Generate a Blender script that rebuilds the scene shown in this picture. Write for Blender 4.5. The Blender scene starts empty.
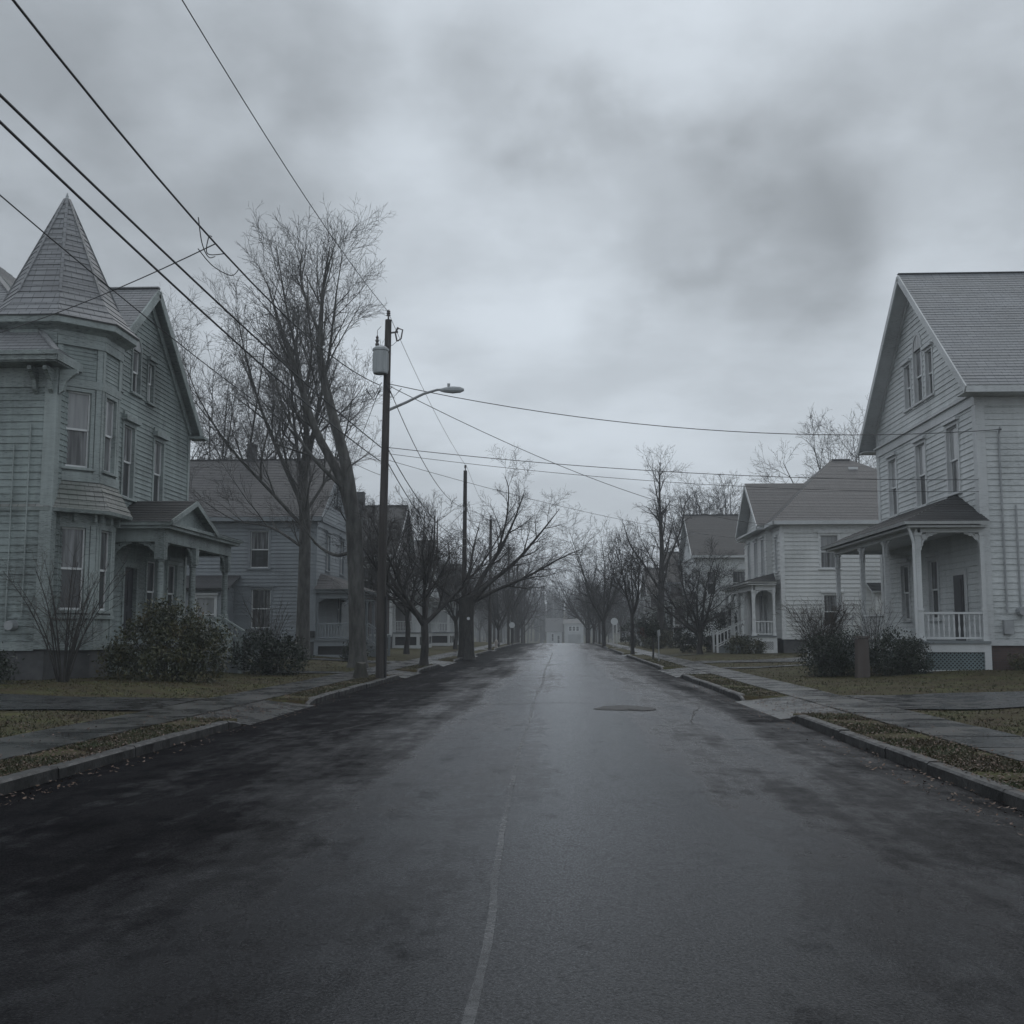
import bpy, math, random
import numpy as np
from mathutils import Vector
random.seed(11)
COL = bpy.context.scene.collection
SC = bpy.context.scene
V = Vector
Zup = V((0, 0, 1))

# ------------------------------------------------------------------ camera
F, VX, VY, EYE = 1100.0, 561.0, 631.0, 1.6
PITCH = math.atan((VY - 512) / F)
YAW = math.atan((VX - 512) / F * math.cos(PITCH))
camd = bpy.data.cameras.new('camera')
cam = bpy.data.objects.new('camera', camd)
COL.objects.link(cam)
cam.location = (0, 0, EYE)
cam.rotation_euler = (math.pi / 2 + PITCH, 0, YAW)
camd.sensor_width = 36
camd.lens = F / 1024 * 36
camd.clip_end = 3000
SC.camera = cam

# ------------------------------------------------------------------ tagging
def tag(o, label=None, cat=None, group=None, kind=None):
    if label: o['label'] = label
    if cat: o['category'] = cat
    if group: o['group'] = group
    if kind: o['kind'] = kind
    return o

def empty(name, loc, label, cat, group=None):
    o = bpy.data.objects.new(name, None)
    o.empty_display_size = 0.3
    o.location = loc
    COL.objects.link(o)
    return tag(o, label, cat, group)

def world_loc(o):
    p = V((0, 0, 0))
    while o is not None:
        p += o.location
        o = o.parent
    return p

# ------------------------------------------------------------------ mesh builder (world coordinates)
class MB:
    def __init__(s): s.v = []; s.f = []; s.m = []
    def face(s, pts, m=0):
        b = len(s.v)
        s.v += [tuple(p) for p in pts]
        s.f.append(tuple(range(b, b + len(pts)))); s.m.append(m)
    def box(s, x0, x1, y0, y1, z0, z1, m=0):
        s.hexa([(x0,y0,z0),(x1,y0,z0),(x1,y1,z0),(x0,y1,z0)], [(x0,y0,z1),(x1,y0,z1),(x1,y1,z1),(x0,y1,z1)], m)
    def hexa(s, lo, hi, m=0):
        n = len(lo); b = len(s.v)
        s.v += [tuple(p) for p in lo] + [tuple(p) for p in hi]
        s.f.append(tuple(b + n - 1 - i for i in range(n))); s.m.append(m)
        s.f.append(tuple(b + n + i for i in range(n))); s.m.append(m)
        for i in range(n):
            j = (i + 1) % n
            s.f.append((b + i, b + j, b + n + j, b + n + i)); s.m.append(m)
    def beam(s, A, B, w, h, m=0, up=Zup):
        A, B = V(A), V(B); d = (B - A).normalized()
        sd = d.cross(up)
        if sd.length < 1e-4: sd = V((1, 0, 0))
        sd.normalize(); u = sd.cross(d)
        q = [sd * (a * w / 2) + u * (c * h / 2) for a, c in ((-1,-1),(1,-1),(1,1),(-1,1))]
        s.hexa([A + k for k in q], [B + k for k in q], m)
    def tube(s, pts, rads, n=8, m=0, cap=True):
        pts = [V(p) for p in pts]
        if not hasattr(rads, '__len__'): rads = [rads] * len(pts)
        b = len(s.v); ref = None
        for i, p in enumerate(pts):
            t = (pts[min(i + 1, len(pts) - 1)] - pts[max(i - 1, 0)]).normalized()
            if ref is None: ref = V((1, 0, 0)) if abs(t.x) < .8 else V((0, 1, 0))
            a = t.cross(ref).normalized(); c = t.cross(a)
            for k in range(n):
                g = 2 * math.pi * k / n
                s.v.append(tuple(p + (a * math.cos(g) + c * math.sin(g)) * rads[i]))
        for i in range(len(pts) - 1):
            for k in range(n):
                j = (k + 1) % n
                s.f.append((b + i*n + k, b + i*n + j, b + (i+1)*n + j, b + (i+1)*n + k)); s.m.append(m)
        if cap:
            s.f.append(tuple(b + n - 1 - k for k in range(n))); s.m.append(m)
            e = b + (len(pts) - 1) * n
            s.f.append(tuple(e + k for k in range(n))); s.m.append(m)
    def lathe(s, x, y, prof, n=12, m=0):           # prof: (radius, z)
        s.tube([(x, y, z + i * 1e-5) for i, (r, z) in enumerate(prof)], [max(r, 1e-4) for r, z in prof], n, m)
    def build(s, name, mats, parent=None, label=None, smooth=False, weld=False):
        if not isinstance(mats, (list, tuple)): mats = [mats]
        off = world_loc(parent) if parent else V((0, 0, 0))
        me = bpy.data.meshes.new(name)
        vv = np.array(s.v, dtype=float).reshape(-1, 3)
        loc = V((0, 0, 0))
        if not parent and len(vv):
            c = (vv.min(0) + vv.max(0)) / 2; c[2] = vv[:, 2].min(); loc = V(c)
        vv = vv - np.array(off + loc)
        me.from_pydata([tuple(p) for p in vv], [], s.f)
        for mm in mats: me.materials.append(mm)
        me.polygons.foreach_set('material_index', s.m)
        if smooth: me.polygons.foreach_set('use_smooth', [True] * len(s.f))
        uvl = me.uv_layers.new(name='UVMap')
        uv = []
        for p in me.polygons:
            n = p.normal
            if abs(n.z) > .97 or n.length < .1: U, W = V((1, 0, 0)), V((0, 1, 0))
            else: U = Zup.cross(n).normalized(); W = n.cross(U)
            for li in p.loop_indices:
                c = me.vertices[me.loops[li].vertex_index].co + off + loc
                uv += [c.dot(U), c.dot(W)]
        uvl.data.foreach_set('uv', uv)
        me.update()
        o = bpy.data.objects.new(name, me)
        COL.objects.link(o)
        o.location = loc
        if parent: o.parent = parent
        if label: o['label'] = label
        return o

def np_mesh(name, verts, quads, mat, parent=None, loc=(0, 0, 0), smooth=True, tri=False):
    verts = np.asarray(verts, dtype=np.float32); quads = np.asarray(quads, dtype=np.int32)
    k = 3 if tri else 4
    me = bpy.data.meshes.new(name)
    me.vertices.add(len(verts)); me.vertices.foreach_set('co', (verts - np.array(loc, dtype=np.float32)).ravel())
    me.loops.add(quads.size); me.loops.foreach_set('vertex_index', quads.ravel())
    me.polygons.add(len(quads))
    me.polygons.foreach_set('loop_start', np.arange(len(quads), dtype=np.int32) * k)
    me.polygons.foreach_set('loop_total', np.full(len(quads), k, dtype=np.int32))
    me.polygons.foreach_set('use_smooth', np.full(len(quads), smooth, dtype=bool))
    me.materials.append(mat)
    me.update(calc_edges=True)
    o = bpy.data.objects.new(name, me)
    COL.objects.link(o)
    if parent: o.parent = parent
    else: o.location = loc
    return o

# ------------------------------------------------------------------ materials
def nodes(m):
    m.use_nodes = True
    nt = m.node_tree
    for n in list(nt.nodes): nt.nodes.remove(n)
    return nt
def N(nt, t, **kw):
    n = nt.nodes.new(t)
    for k, v in kw.items():
        if k.startswith('i_'):
            k = k[2:]; key = int(k) if k.isdigit() else k.replace('_', ' ')
            n.inputs[key].default_value = v
        else: setattr(n, k, v)
    return n
def ramp(nt, fac, stops):
    r = N(nt, 'ShaderNodeValToRGB'); e = r.color_ramp.elements
    while len(e) < len(stops): e.new(.5)
    for i, (p, c) in enumerate(stops):
        e[i].position = p; e[i].color = tuple(c) + (1,) if len(c) == 3 else c
    nt.links.new(fac, r.inputs[0]); return r.outputs[0]
def g3(v): return (v, v, v)

def mat(name, c1, c2=None, scale=3.0, rough=.6, bump=0.0, bscale=30.0, stretch=(1, 1, 1), spec=.5, c3=None, lo=.35, hi=.65, rough2=None, coat=0.0, detail=5.0):
    m = bpy.data.materials.new(name); nt = nodes(m); L = nt.links.new
    out = N(nt, 'ShaderNodeOutputMaterial'); b = N(nt, 'ShaderNodeBsdfPrincipled')
    L(b.outputs[0], out.inputs[0])
    tc = N(nt, 'ShaderNodeNewGeometry')
    mp = N(nt, 'ShaderNodeMapping'); mp.inputs['Scale'].default_value = stretch
    L(tc.outputs['Position'], mp.inputs[0])
    n1 = N(nt, 'ShaderNodeTexNoise', i_Scale=scale, i_Detail=detail, i_Roughness=.6)
    L(mp.outputs[0], n1.inputs['Vector'])
    c2 = c2 or c1
    st = [(lo, c1), (hi, c2)] if not c3 else [(lo, c1), ((lo + hi) / 2, c2), (hi, c3)]
    L(ramp(nt, n1.outputs[0], st), b.inputs['Base Color'])
    b.inputs['Roughness'].default_value = rough
    b.inputs['Specular IOR Level'].default_value = spec
    b.inputs['Coat Weight'].default_value = coat
    b.inputs['Coat Roughness'].default_value = .05
    if rough2 is not None:
        n3 = N(nt, 'ShaderNodeTexNoise', i_Scale=scale * 1.7, i_Detail=4.0)
        L(mp.outputs[0], n3.inputs['Vector'])
        L(ramp(nt, n3.outputs[0], [(.35, g3(rough)), (.65, g3(rough2))]), b.inputs['Roughness'])
    if bump:
        n2 = N(nt, 'ShaderNodeTexNoise', i_Scale=bscale, i_Detail=4.0)
        L(tc.outputs['Position'], n2.inputs['Vector'])
        bp = N(nt, 'ShaderNodeBump', i_Strength=bump, i_Distance=.02)
        L(n2.outputs[0], bp.inputs['Height']); L(bp.outputs[0], b.inputs['Normal'])
    return m

def siding_mat(name, c, stain, amt=.5):
    """painted boards: weather streaks running down, blotches of grime, paint worn thin"""
    m = bpy.data.materials.new(name); nt = nodes(m); L = nt.links.new
    out = N(nt, 'ShaderNodeOutputMaterial'); b = N(nt, 'ShaderNodeBsdfPrincipled', i_Roughness=.55)
    L(b.outputs[0], out.inputs[0])
    geo = N(nt, 'ShaderNodeNewGeometry')
    mp = N(nt, 'ShaderNodeMapping'); mp.inputs['Scale'].default_value = (2.2, 2.2, .22)
    L(geo.outputs['Position'], mp.inputs[0])
    n1 = N(nt, 'ShaderNodeTexNoise', i_Scale=1.6, i_Detail=7.0, i_Roughness=.65); L(mp.outputs[0], n1.inputs['Vector'])
    n2 = N(nt, 'ShaderNodeTexNoise', i_Scale=.45, i_Detail=4.0); L(geo.outputs['Position'], n2.inputs['Vector'])
    mp3 = N(nt, 'ShaderNodeMapping'); mp3.inputs['Scale'].default_value = (1.2, 1.2, 9)
    L(geo.outputs['Position'], mp3.inputs[0])
    n3 = N(nt, 'ShaderNodeTexNoise', i_Scale=2.5, i_Detail=6.0, i_Roughness=.7); L(mp3.outputs[0], n3.inputs['Vector'])
    a = N(nt, 'ShaderNodeMath', operation='MULTIPLY_ADD'); L(n1.outputs[0], a.inputs[0]); a.inputs[1].default_value = .6; L(n2.outputs[0], a.inputs[2])
    a2 = N(nt, 'ShaderNodeMath', operation='MULTIPLY_ADD'); L(n3.outputs[0], a2.inputs[0]); a2.inputs[1].default_value = .5; L(a.outputs[0], a2.inputs[2])
    f = ramp(nt, a2.outputs[0], [(.85 - .0, g3(0)), (1.0, g3(amt * .5))])
    r = N(nt, 'ShaderNodeMapRange', i_1=.8, i_2=1.35, i_3=0.0, i_4=amt); L(a2.outputs[0], r.inputs[0])
    mx = N(nt, 'ShaderNodeMixRGB'); L(r.outputs[0], mx.inputs[0])
    mx.inputs[1].default_value = c + (1,); mx.inputs[2].default_value = stain + (1,)
    # flaked paint: small chips showing grey wood
    n4 = N(nt, 'ShaderNodeTexNoise', i_Scale=5.0, i_Detail=9.0, i_Roughness=.75); L(mp3.outputs[0], n4.inputs['Vector'])
    n5 = N(nt, 'ShaderNodeMath', operation='MULTIPLY_ADD'); L(n2.outputs[0], n5.inputs[0]); n5.inputs[1].default_value = .35; L(n4.outputs[0], n5.inputs[2])
    mx2 = N(nt, 'ShaderNodeMixRGB'); L(ramp(nt, n5.outputs[0], [(.73, g3(0)), (.80, g3(amt))]), mx2.inputs[0]); L(mx.outputs[0], mx2.inputs[1]); mx2.inputs[2].default_value = tuple(x * .8 for x in stain) + (1,)
    L(mx2.outputs[0], b.inputs['Base Color'])
    return m

def shingle_mat(name, c1, c2, c3, bw=.32, bh=.2, rough=.55):
    m = bpy.data.materials.new(name); nt = nodes(m); L = nt.links.new
    out = N(nt, 'ShaderNodeOutputMaterial'); b = N(nt, 'ShaderNodeBsdfPrincipled', i_Roughness=rough)
    L(b.outputs[0], out.inputs[0])
    uv = N(nt, 'ShaderNodeUVMap')
    br = N(nt, 'ShaderNodeTexBrick', i_Scale=1.0, i_Mortar_Size=.012, i_Bias=0.0, i_Brick_Width=bw, i_Row_Height=bh)
    br.inputs['Color1'].default_value = c1 + (1,); br.inputs['Color2'].default_value = c2 + (1,); br.inputs['Mortar'].default_value = tuple(x * .5 for x in c1) + (1,)
    L(uv.outputs[0], br.inputs['Vector'])
    geo = N(nt, 'ShaderNodeNewGeometry')
    n1 = N(nt, 'ShaderNodeTexNoise', i_Scale=.7, i_Detail=6.0, i_Roughness=.65); L(geo.outputs['Position'], n1.inputs['Vector'])
    mx = N(nt, 'ShaderNodeMixRGB'); L(ramp(nt, n1.outputs[0], [(.4, g3(0)), (.7, g3(.8))]), mx.inputs[0])
    L(br.outputs[0], mx.inputs[1]); mx.inputs[2].default_value = c3 + (1,)
    L(mx.outputs[0], b.inputs['Base Color'])
    n2 = N(nt, 'ShaderNodeTexNoise', i_Scale=60.0, i_Detail=3.0); L(geo.outputs['Position'], n2.inputs['Vector'])
    bp = N(nt, 'ShaderNodeBump', i_Strength=.35, i_Distance=.02); L(n2.outputs[0], bp.inputs['Height']); L(bp.outputs[0], b.inputs['Normal'])
    return m

def brick_mat(name, c1, c2, mo):
    m = bpy.data.materials.new(name); nt = nodes(m); L = nt.links.new
    out = N(nt, 'ShaderNodeOutputMaterial'); b = N(nt, 'ShaderNodeBsdfPrincipled', i_Roughness=.75)
    L(b.outputs[0], out.inputs[0])
    uv = N(nt, 'ShaderNodeUVMap')
    br = N(nt, 'ShaderNodeTexBrick', i_Scale=1.0, i_Mortar_Size=.008, i_Brick_Width=.24, i_Row_Height=.075)
    br.inputs['Color1'].default_value = c1 + (1,); br.inputs['Color2'].default_value = c2 + (1,); br.inputs['Mortar'].default_value = mo + (1,)
    L(uv.outputs[0], br.inputs['Vector']); L(br.outputs[0], b.inputs['Base Color'])
    return m

def glass_mat(name, c, c2, rough=.06):
    """old window glass: near mirror over a dim room, curtain folds behind"""
    m = bpy.data.materials.new(name); nt = nodes(m); L = nt.links.new
    out = N(nt, 'ShaderNodeOutputMaterial'); b = N(nt, 'ShaderNodeBsdfPrincipled', i_Roughness=.6)
    L(b.outputs[0], out.inputs[0])
    geo = N(nt, 'ShaderNodeNewGeometry')
    mp = N(nt, 'ShaderNodeMapping'); mp.inputs['Scale'].default_value = (6, 6, .4); L(geo.outputs['Position'], mp.inputs[0])
    n1 = N(nt, 'ShaderNodeTexNoise', i_Scale=1.3, i_Detail=3.0); L(mp.outputs[0], n1.inputs['Vector'])
    L(ramp(nt, n1.outputs[0], [(.4, c), (.62, c2)]), b.inputs['Base Color'])
    b.inputs['Coat Weight'].default_value = 1; b.inputs['Coat Roughness'].default_value = rough
    n2 = N(nt, 'ShaderNodeTexNoise', i_Scale=1.6, i_Detail=1.0); L(geo.outputs['Position'], n2.inputs['Vector'])
    bp = N(nt, 'ShaderNodeBump', i_Strength=.25, i_Distance=.03); L(n2.outputs[0], bp.inputs['Height']); L(bp.outputs[0], b.inputs['Coat Normal'])
    return m

def ground_mat():
    m = bpy.data.materials.new('damp_lawn'); nt = nodes(m); L = nt.links.new
    out = N(nt, 'ShaderNodeOutputMaterial'); b = N(nt, 'ShaderNodeBsdfPrincipled', i_Roughness=.85)
    b.inputs['Specular IOR Level'].default_value = .25
    L(b.outputs[0], out.inputs[0])
    geo = N(nt, 'ShaderNodeNewGeometry')
    n1 = N(nt, 'ShaderNodeTexNoise', i_Scale=.9, i_Detail=8.0, i_Roughness=.7); L(geo.outputs['Position'], n1.inputs['Vector'])
    n2 = N(nt, 'ShaderNodeTexNoise', i_Scale=14.0, i_Detail=6.0, i_Roughness=.7); L(geo.outputs['Position'], n2.inputs['Vector'])
    a = N(nt, 'ShaderNodeMath', operation='MULTIPLY_ADD'); L(n2.outputs[0], a.inputs[0]); a.inputs[1].default_value = .7; L(n1.outputs[0], a.inputs[2])
    L(ramp(nt, a.outputs[0], [(.6, (.026, .017, .009)), (.8, (.055, .042, .017)), (.95, (.052, .056, .016)), (1.15, (.088, .082, .026))]), b.inputs['Base Color'])
    bp = N(nt, 'ShaderNodeBump', i_Strength=.8, i_Distance=.05); L(n2.outputs[0], bp.inputs['Height']); L(bp.outputs[0], b.inputs['Normal'])
    return m

def road_mat():
    m = bpy.data.materials.new('wet_asphalt'); nt = nodes(m); L = nt.links.new
    out = N(nt, 'ShaderNodeOutputMaterial'); df = N(nt, 'ShaderNodeBsdfDiffuse', i_Roughness=.5); gl = N(nt, 'ShaderNodeBsdfGlossy')
    geo = N(nt, 'ShaderNodeNewGeometry')
    def mth(op, x, y, z=None):
        n = N(nt, 'ShaderNodeMath', operation=op)
        for i, q in enumerate((x, y, z)):
            if q is None: continue
            if isinstance(q, (int, float)): n.inputs[i].default_value = q
            else: L(q, n.inputs[i])
        return n.outputs[0]
    def noise(sc, de, ro, st=(1, 1, 1), di=0.0, off=0):
        mp = N(nt, 'ShaderNodeMapping'); mp.inputs['Scale'].default_value = st; mp.inputs['Location'].default_value = (off, off * .7, 0); L(geo.outputs['Position'], mp.inputs[0])
        n = N(nt, 'ShaderNodeTexNoise', i_Scale=sc, i_Detail=de, i_Roughness=ro, i_Distortion=di); L(mp.outputs[0], n.inputs['Vector']); return n.outputs[0]
    lanes = noise(.85, 7.0, .6, (1, .055, 1), 0, 3)             # traffic and run-off streaks along the street
    blot = noise(.5, 9.0, .66, (1, .55, 1), .2, 9)                # old patching and damp stains
    fine = noise(3.2, 8.0, .7, (1, .6, 1), 0, 5)
    grit = noise(85.0, 4.0, .75)
    vo = N(nt, 'ShaderNodeTexVoronoi', i_Scale=62.0); L(geo.outputs['Position'], vo.inputs['Vector'])
    sx = N(nt, 'ShaderNodeSeparateXYZ'); L(geo.outputs['Position'], sx.inputs[0])
    edge = mth('ABSOLUTE', mth('ADD', sx.outputs[0], -.35), 0)        # gloss cover fades to the sides: painted centre sheen and dark edges
    e = mth('MULTIPLY', mth('POWER', edge, 1.35), .06)
    # how much of the surface is covered by water film
    q = mth('MULTIPLY_ADD', fine, .45, mth('MULTIPLY_ADD', blot, .6, mth('MULTIPLY', lanes, .95)))
    q = mth('SUBTRACT', q, e)
    def track(x0, w): return mth('POWER', 2.718, mth('MULTIPLY', mth('POWER', mth('ABSOLUTE', mth('MULTIPLY', mth('ADD', sx.outputs[0], -x0), 1 / w), 0), 2.0), -1.0))
    q = mth('MULTIPLY_ADD', track(.45, .95), .2, q)               # tyre-polished track, with the central sheen streak painted into it
    q = mth('MULTIPLY_ADD', track(-1.3, .5), .05, q)
    q = mth('MULTIPLY_ADD', track(-2.9, .8), -.03, q)             # coarse oily lane
    cover = ramp(nt, q, [(.58, g3(.08)), (.76, g3(.26)), (.94, g3(.72)), (1.12, g3(1.0))])
    # exposed tar blotches stay dull
    tar = ramp(nt, mth('MULTIPLY_ADD', fine, .55, mth('MULTIPLY_ADD', blot, .55, mth('MULTIPLY', e, .5))), [(.60, g3(.0)), (.66, g3(1.0))])
    cover = mth('MULTIPLY', cover, mth('MULTIPLY_ADD', tar, .0, 1.0))
    dull = ramp(nt, mth('MULTIPLY_ADD', noise(1.7, 10.0, .74, (1, .55, 1), 0, 21), 1.0, mth('MULTIPLY', e, .32)), [(.59, g3(1.0)), (.74, g3(.5))])
    cover = mth('MULTIPLY', cover, dull)
    cover = mth('MULTIPLY', cover, ramp(nt, mth('MULTIPLY_ADD', vo.outputs['Distance'], -.5, mth('MULTIPLY', grit, 1.3)), [(.12, g3(.6)), (.5, g3(1.0)), (.75, g3(1.35))]))
    fr_ = N(nt, 'ShaderNodeFresnel', i_IOR=1.26)
    L(mth('MULTIPLY', fr_.outputs[0], cover), N(nt, 'ShaderNodeMixShader').inputs[0])
    mix = [n for n in nt.nodes if n.bl_idname == 'ShaderNodeMixShader'][0]
    L(df.outputs[0], mix.inputs[1]); L(gl.outputs[0], mix.inputs[2]); L(mix.outputs[0], out.inputs[0])
    col = ramp(nt, mth('MULTIPLY_ADD', fine, .5, mth('MULTIPLY', blot, .6)), [(.42, (.006, .0052, .0065)), (.55, (.012, .011, .0135)), (.68, (.021, .0195, .0225))])
    mx = N(nt, 'ShaderNodeMixRGB', blend_type='MULTIPLY'); mx.inputs[0].default_value = .75
    L(col, mx.inputs[1]); L(ramp(nt, vo.outputs['Distance'], [(.1, g3(1.0)), (.6, g3(.25))]), mx.inputs[2]); L(mx.outputs[0], df.inputs['Color'])
    gl.inputs['Color'].default_value = (.97, .98, 1, 1)
    L(ramp(nt, q, [(.70, g3(.36)), (.88, g3(.26)), (1.04, g3(.16))]), gl.inputs['Roughness'])
    sm = mth('MULTIPLY_ADD', vo.outputs['Distance'], -.6, grit)
    bp = N(nt, 'ShaderNodeBump', i_Strength=.55, i_Distance=.012); L(sm, bp.inputs['Height']); L(bp.outputs[0], df.inputs['Normal'])
    bg_ = N(nt, 'ShaderNodeBump', i_Strength=.28, i_Distance=.010); L(sm, bg_.inputs['Height'])
    b2 = N(nt, 'ShaderNodeBump', i_Strength=.12, i_Distance=.04); L(fine, b2.inputs['Height']); L(bg_.outputs[0], b2.inputs['Normal']); L(b2.outputs[0], gl.inputs['Normal']); L(b2.outputs[0], fr_.inputs['Normal'])
    return m

def walk_mat():
    m = bpy.data.materials.new('damp_concrete'); nt = nodes(m); L = nt.links.new
    out = N(nt, 'ShaderNodeOutputMaterial'); b = N(nt, 'ShaderNodeBsdfPrincipled')
    L(b.outputs[0], out.inputs[0])
    geo = N(nt, 'ShaderNodeNewGeometry')
    n1 = N(nt, 'ShaderNodeTexNoise', i_Scale=1.1, i_Detail=7.0, i_Roughness=.65); L(geo.outputs['Position'], n1.inputs['Vector'])
    n2 = N(nt, 'ShaderNodeTexNoise', i_Scale=60.0, i_Detail=4.0); L(geo.outputs['Position'], n2.inputs['Vector'])
    L(ramp(nt, n1.outputs[0], [(.33, (.013, .013, .013)), (.5, (.030, .030, .029)), (.72, (.058, .057, .054))]), b.inputs['Base Color'])
    L(ramp(nt, n1.outputs[0], [(.35, g3(.14)), (.65, g3(.42))]), b.inputs['Roughness'])
    bp = N(nt, 'ShaderNodeBump', i_Strength=.3, i_Distance=.01); L(n2.outputs[0], bp.inputs['Height']); L(bp.outputs[0], b.inputs['Normal'])
    return m

M = {}
M['sidL1'] = siding_mat('mint_grey_clapboard', (.345, .40, .39), (.09, .105, .10), .95)
M['trimL1'] = siding_mat('weathered_pale_green_trim', (.41, .46, .45), (.10, .115, .11), .85)
M['sidR1'] = siding_mat('off_white_clapboard', (.66, .68, .68), (.27, .29, .29), .6)
M['trimR1'] = siding_mat('white_house_trim', (.62, .635, .64), (.3, .31, .31), .45)
M['sidR2'] = siding_mat('white_clapboard', (.72, .73, .72), (.38, .39, .38), .5)
M['sidL2'] = siding_mat('blue_grey_clapboard', (.27, .295, .315), (.14, .15, .16), .6)
M['sidDark'] = siding_mat('dark_brown_clapboard', (.10, .085, .085), (.05, .045, .045), .6)
M['sidGrey'] = siding_mat('grey_clapboard', (.30, .31, .32), (.15, .155, .16), .6)
M['porchgrey'] = siding_mat('porch_floor_paint', (.22, .24, .25), (.1, .11, .11), .6)
M['shL1'] = shingle_mat('misted_grey_shingle', (.22, .225, .235), (.28, .285, .295), (.19, .19, .195))  # lightened base colour stands in for mist over the turreted house roofs
M['shR1'] = shingle_mat('misted_blue_grey_shingle', (.22, .23, .245), (.28, .29, .305), (.19, .195, .2))  # haze on this roof is put into the paler shingle colour
M['shDark'] = shingle_mat('charcoal_shingle', (.026, .027, .029), (.042, .043, .046), (.032, .032, .032))
M['shBrown'] = shingle_mat('brown_grey_shingle', (.085, .083, .085), (.115, .112, .113), (.092, .09, .092))
M['brick'] = brick_mat('old_red_brick', (.07, .045, .042), (.10, .062, .055), (.08, .075, .07))
M['stone'] = mat('dark_foundation_stone', (.06, .06, .062), (.11, .11, .112), scale=2.2, rough=.8, bump=.5, bscale=9)
M['glass'] = glass_mat('dark_window_glass', (.006, .007, .008), (.022, .024, .026))
M['glassshade'] = glass_mat('window_glass_over_blind', (.24, .245, .25), (.32, .325, .33), .08)
M['glasscurtain'] = glass_mat('window_glass_over_curtain', (.018, .019, .02), (.2, .205, .21), .08)
M['latticeblue'] = siding_mat('blue_green_lattice_paint', (.20, .26, .27), (.08, .1, .1), .7)
M['door'] = mat('dark_door_paint', (.03, .03, .035), (.05, .05, .055), rough=.4)
M['bark'] = mat('wet_bark', (.022, .020, .019), (.062, .057, .053), scale=9, rough=.8, bump=.9, bscale=26, stretch=(1, 1, .25))
M['barkmoss'] = mat('mossy_bark', (.03, .028, .024), (.075, .072, .058), scale=5, rough=.85, bump=.9, bscale=22, stretch=(1, 1, .3))
M['twig'] = mat('bare_twig', (.028, .025, .024), (.05, .045, .043), scale=2, rough=.8)
M['twigpale'] = mat('pale_grey_twig', (.075, .072, .07), (.125, .12, .116), scale=2, rough=.8)
M['twigbrown'] = mat('brown_twig', (.045, .034, .026), (.085, .066, .05), scale=2, rough=.8)
M['evergreen'] = mat('yew_leaf', (.010, .016, .010), (.026, .036, .02), scale=3, rough=.45)
M['rhodo'] = mat('shrub_leaf', (.02, .026, .012), (.06, .062, .024), scale=2.2, rough=.4, c3=(.12, .085, .04), lo=.38, hi=.72)
M['grass'] = mat('wet_grass_blade', (.044, .028, .013), (.048, .043, .015), scale=1.3, rough=.6, c3=(.032, .045, .011))
M['leaf'] = mat('fallen_leaf', (.045, .017, .009), (.085, .038, .018), scale=12, rough=.5, c3=(.11, .065, .032))
M['barkpale'] = mat('pale_grey_bark', (.05, .048, .045), (.12, .117, .11), scale=5, rough=.85, bump=.9, bscale=22, stretch=(1, 1, .3))  # paler grey bark for the two big maples
M['ground'] = ground_mat()
M['road'] = road_mat()
M['walk'] = walk_mat()
M['kerb'] = mat('granite_kerb', (.013, .013, .013), (.05, .049, .048), scale=3, rough=.4, bump=.4, bscale=25, rough2=.7)
M['drive'] = mat('wet_driveway_asphalt', (.014, .014, .015), (.03, .03, .032), scale=1.5, rough=.14, rough2=.4, bump=.2, bscale=40)
M['patch'] = mat('tar_patch', (.012, .012, .013), (.026, .026, .027), scale=5, rough=.5, bump=.6, bscale=50, spec=.2)
M['line'] = mat('worn_centre_line', (.012, .012, .013), (.05, .05, .051), scale=3.5, rough=.25, rough2=.5, bump=.3, bscale=70, stretch=(1, .25, 1), lo=.38, hi=.68)
M['pole'] = mat('weathered_pole_wood', (.032, .028, .026), (.08, .072, .067), scale=6, rough=.8, bump=.5, bscale=20, stretch=(1, 1, .08))
M['steel'] = mat('galvanised_steel', (.28, .29, .3), (.36, .37, .38), scale=4, rough=.4)
M['transf'] = mat('grey_transformer_paint', (.33, .35, .36), (.42, .44, .45), scale=2, rough=.45, stretch=(3, 3, .3))
M['ceramic'] = mat('brown_grey_ceramic', (.09, .08, .08), rough=.25)
M['wire'] = mat('black_cable_jacket', (.012, .012, .014), rough=.5)
M['white'] = mat('white_paint', (.62, .63, .63), (.75, .76, .76), scale=5, rough=.45)
M['signpale'] = mat('pale_sign_face', (.72, .74, .75), rough=.35)
M['darkmetal'] = mat('dark_painted_metal', (.03, .03, .032), rough=.45)
M['postwood'] = mat('brown_post_wood', (.07, .055, .05), (.1, .085, .078), scale=5, rough=.8, stretch=(1, 1, .1))
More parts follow.
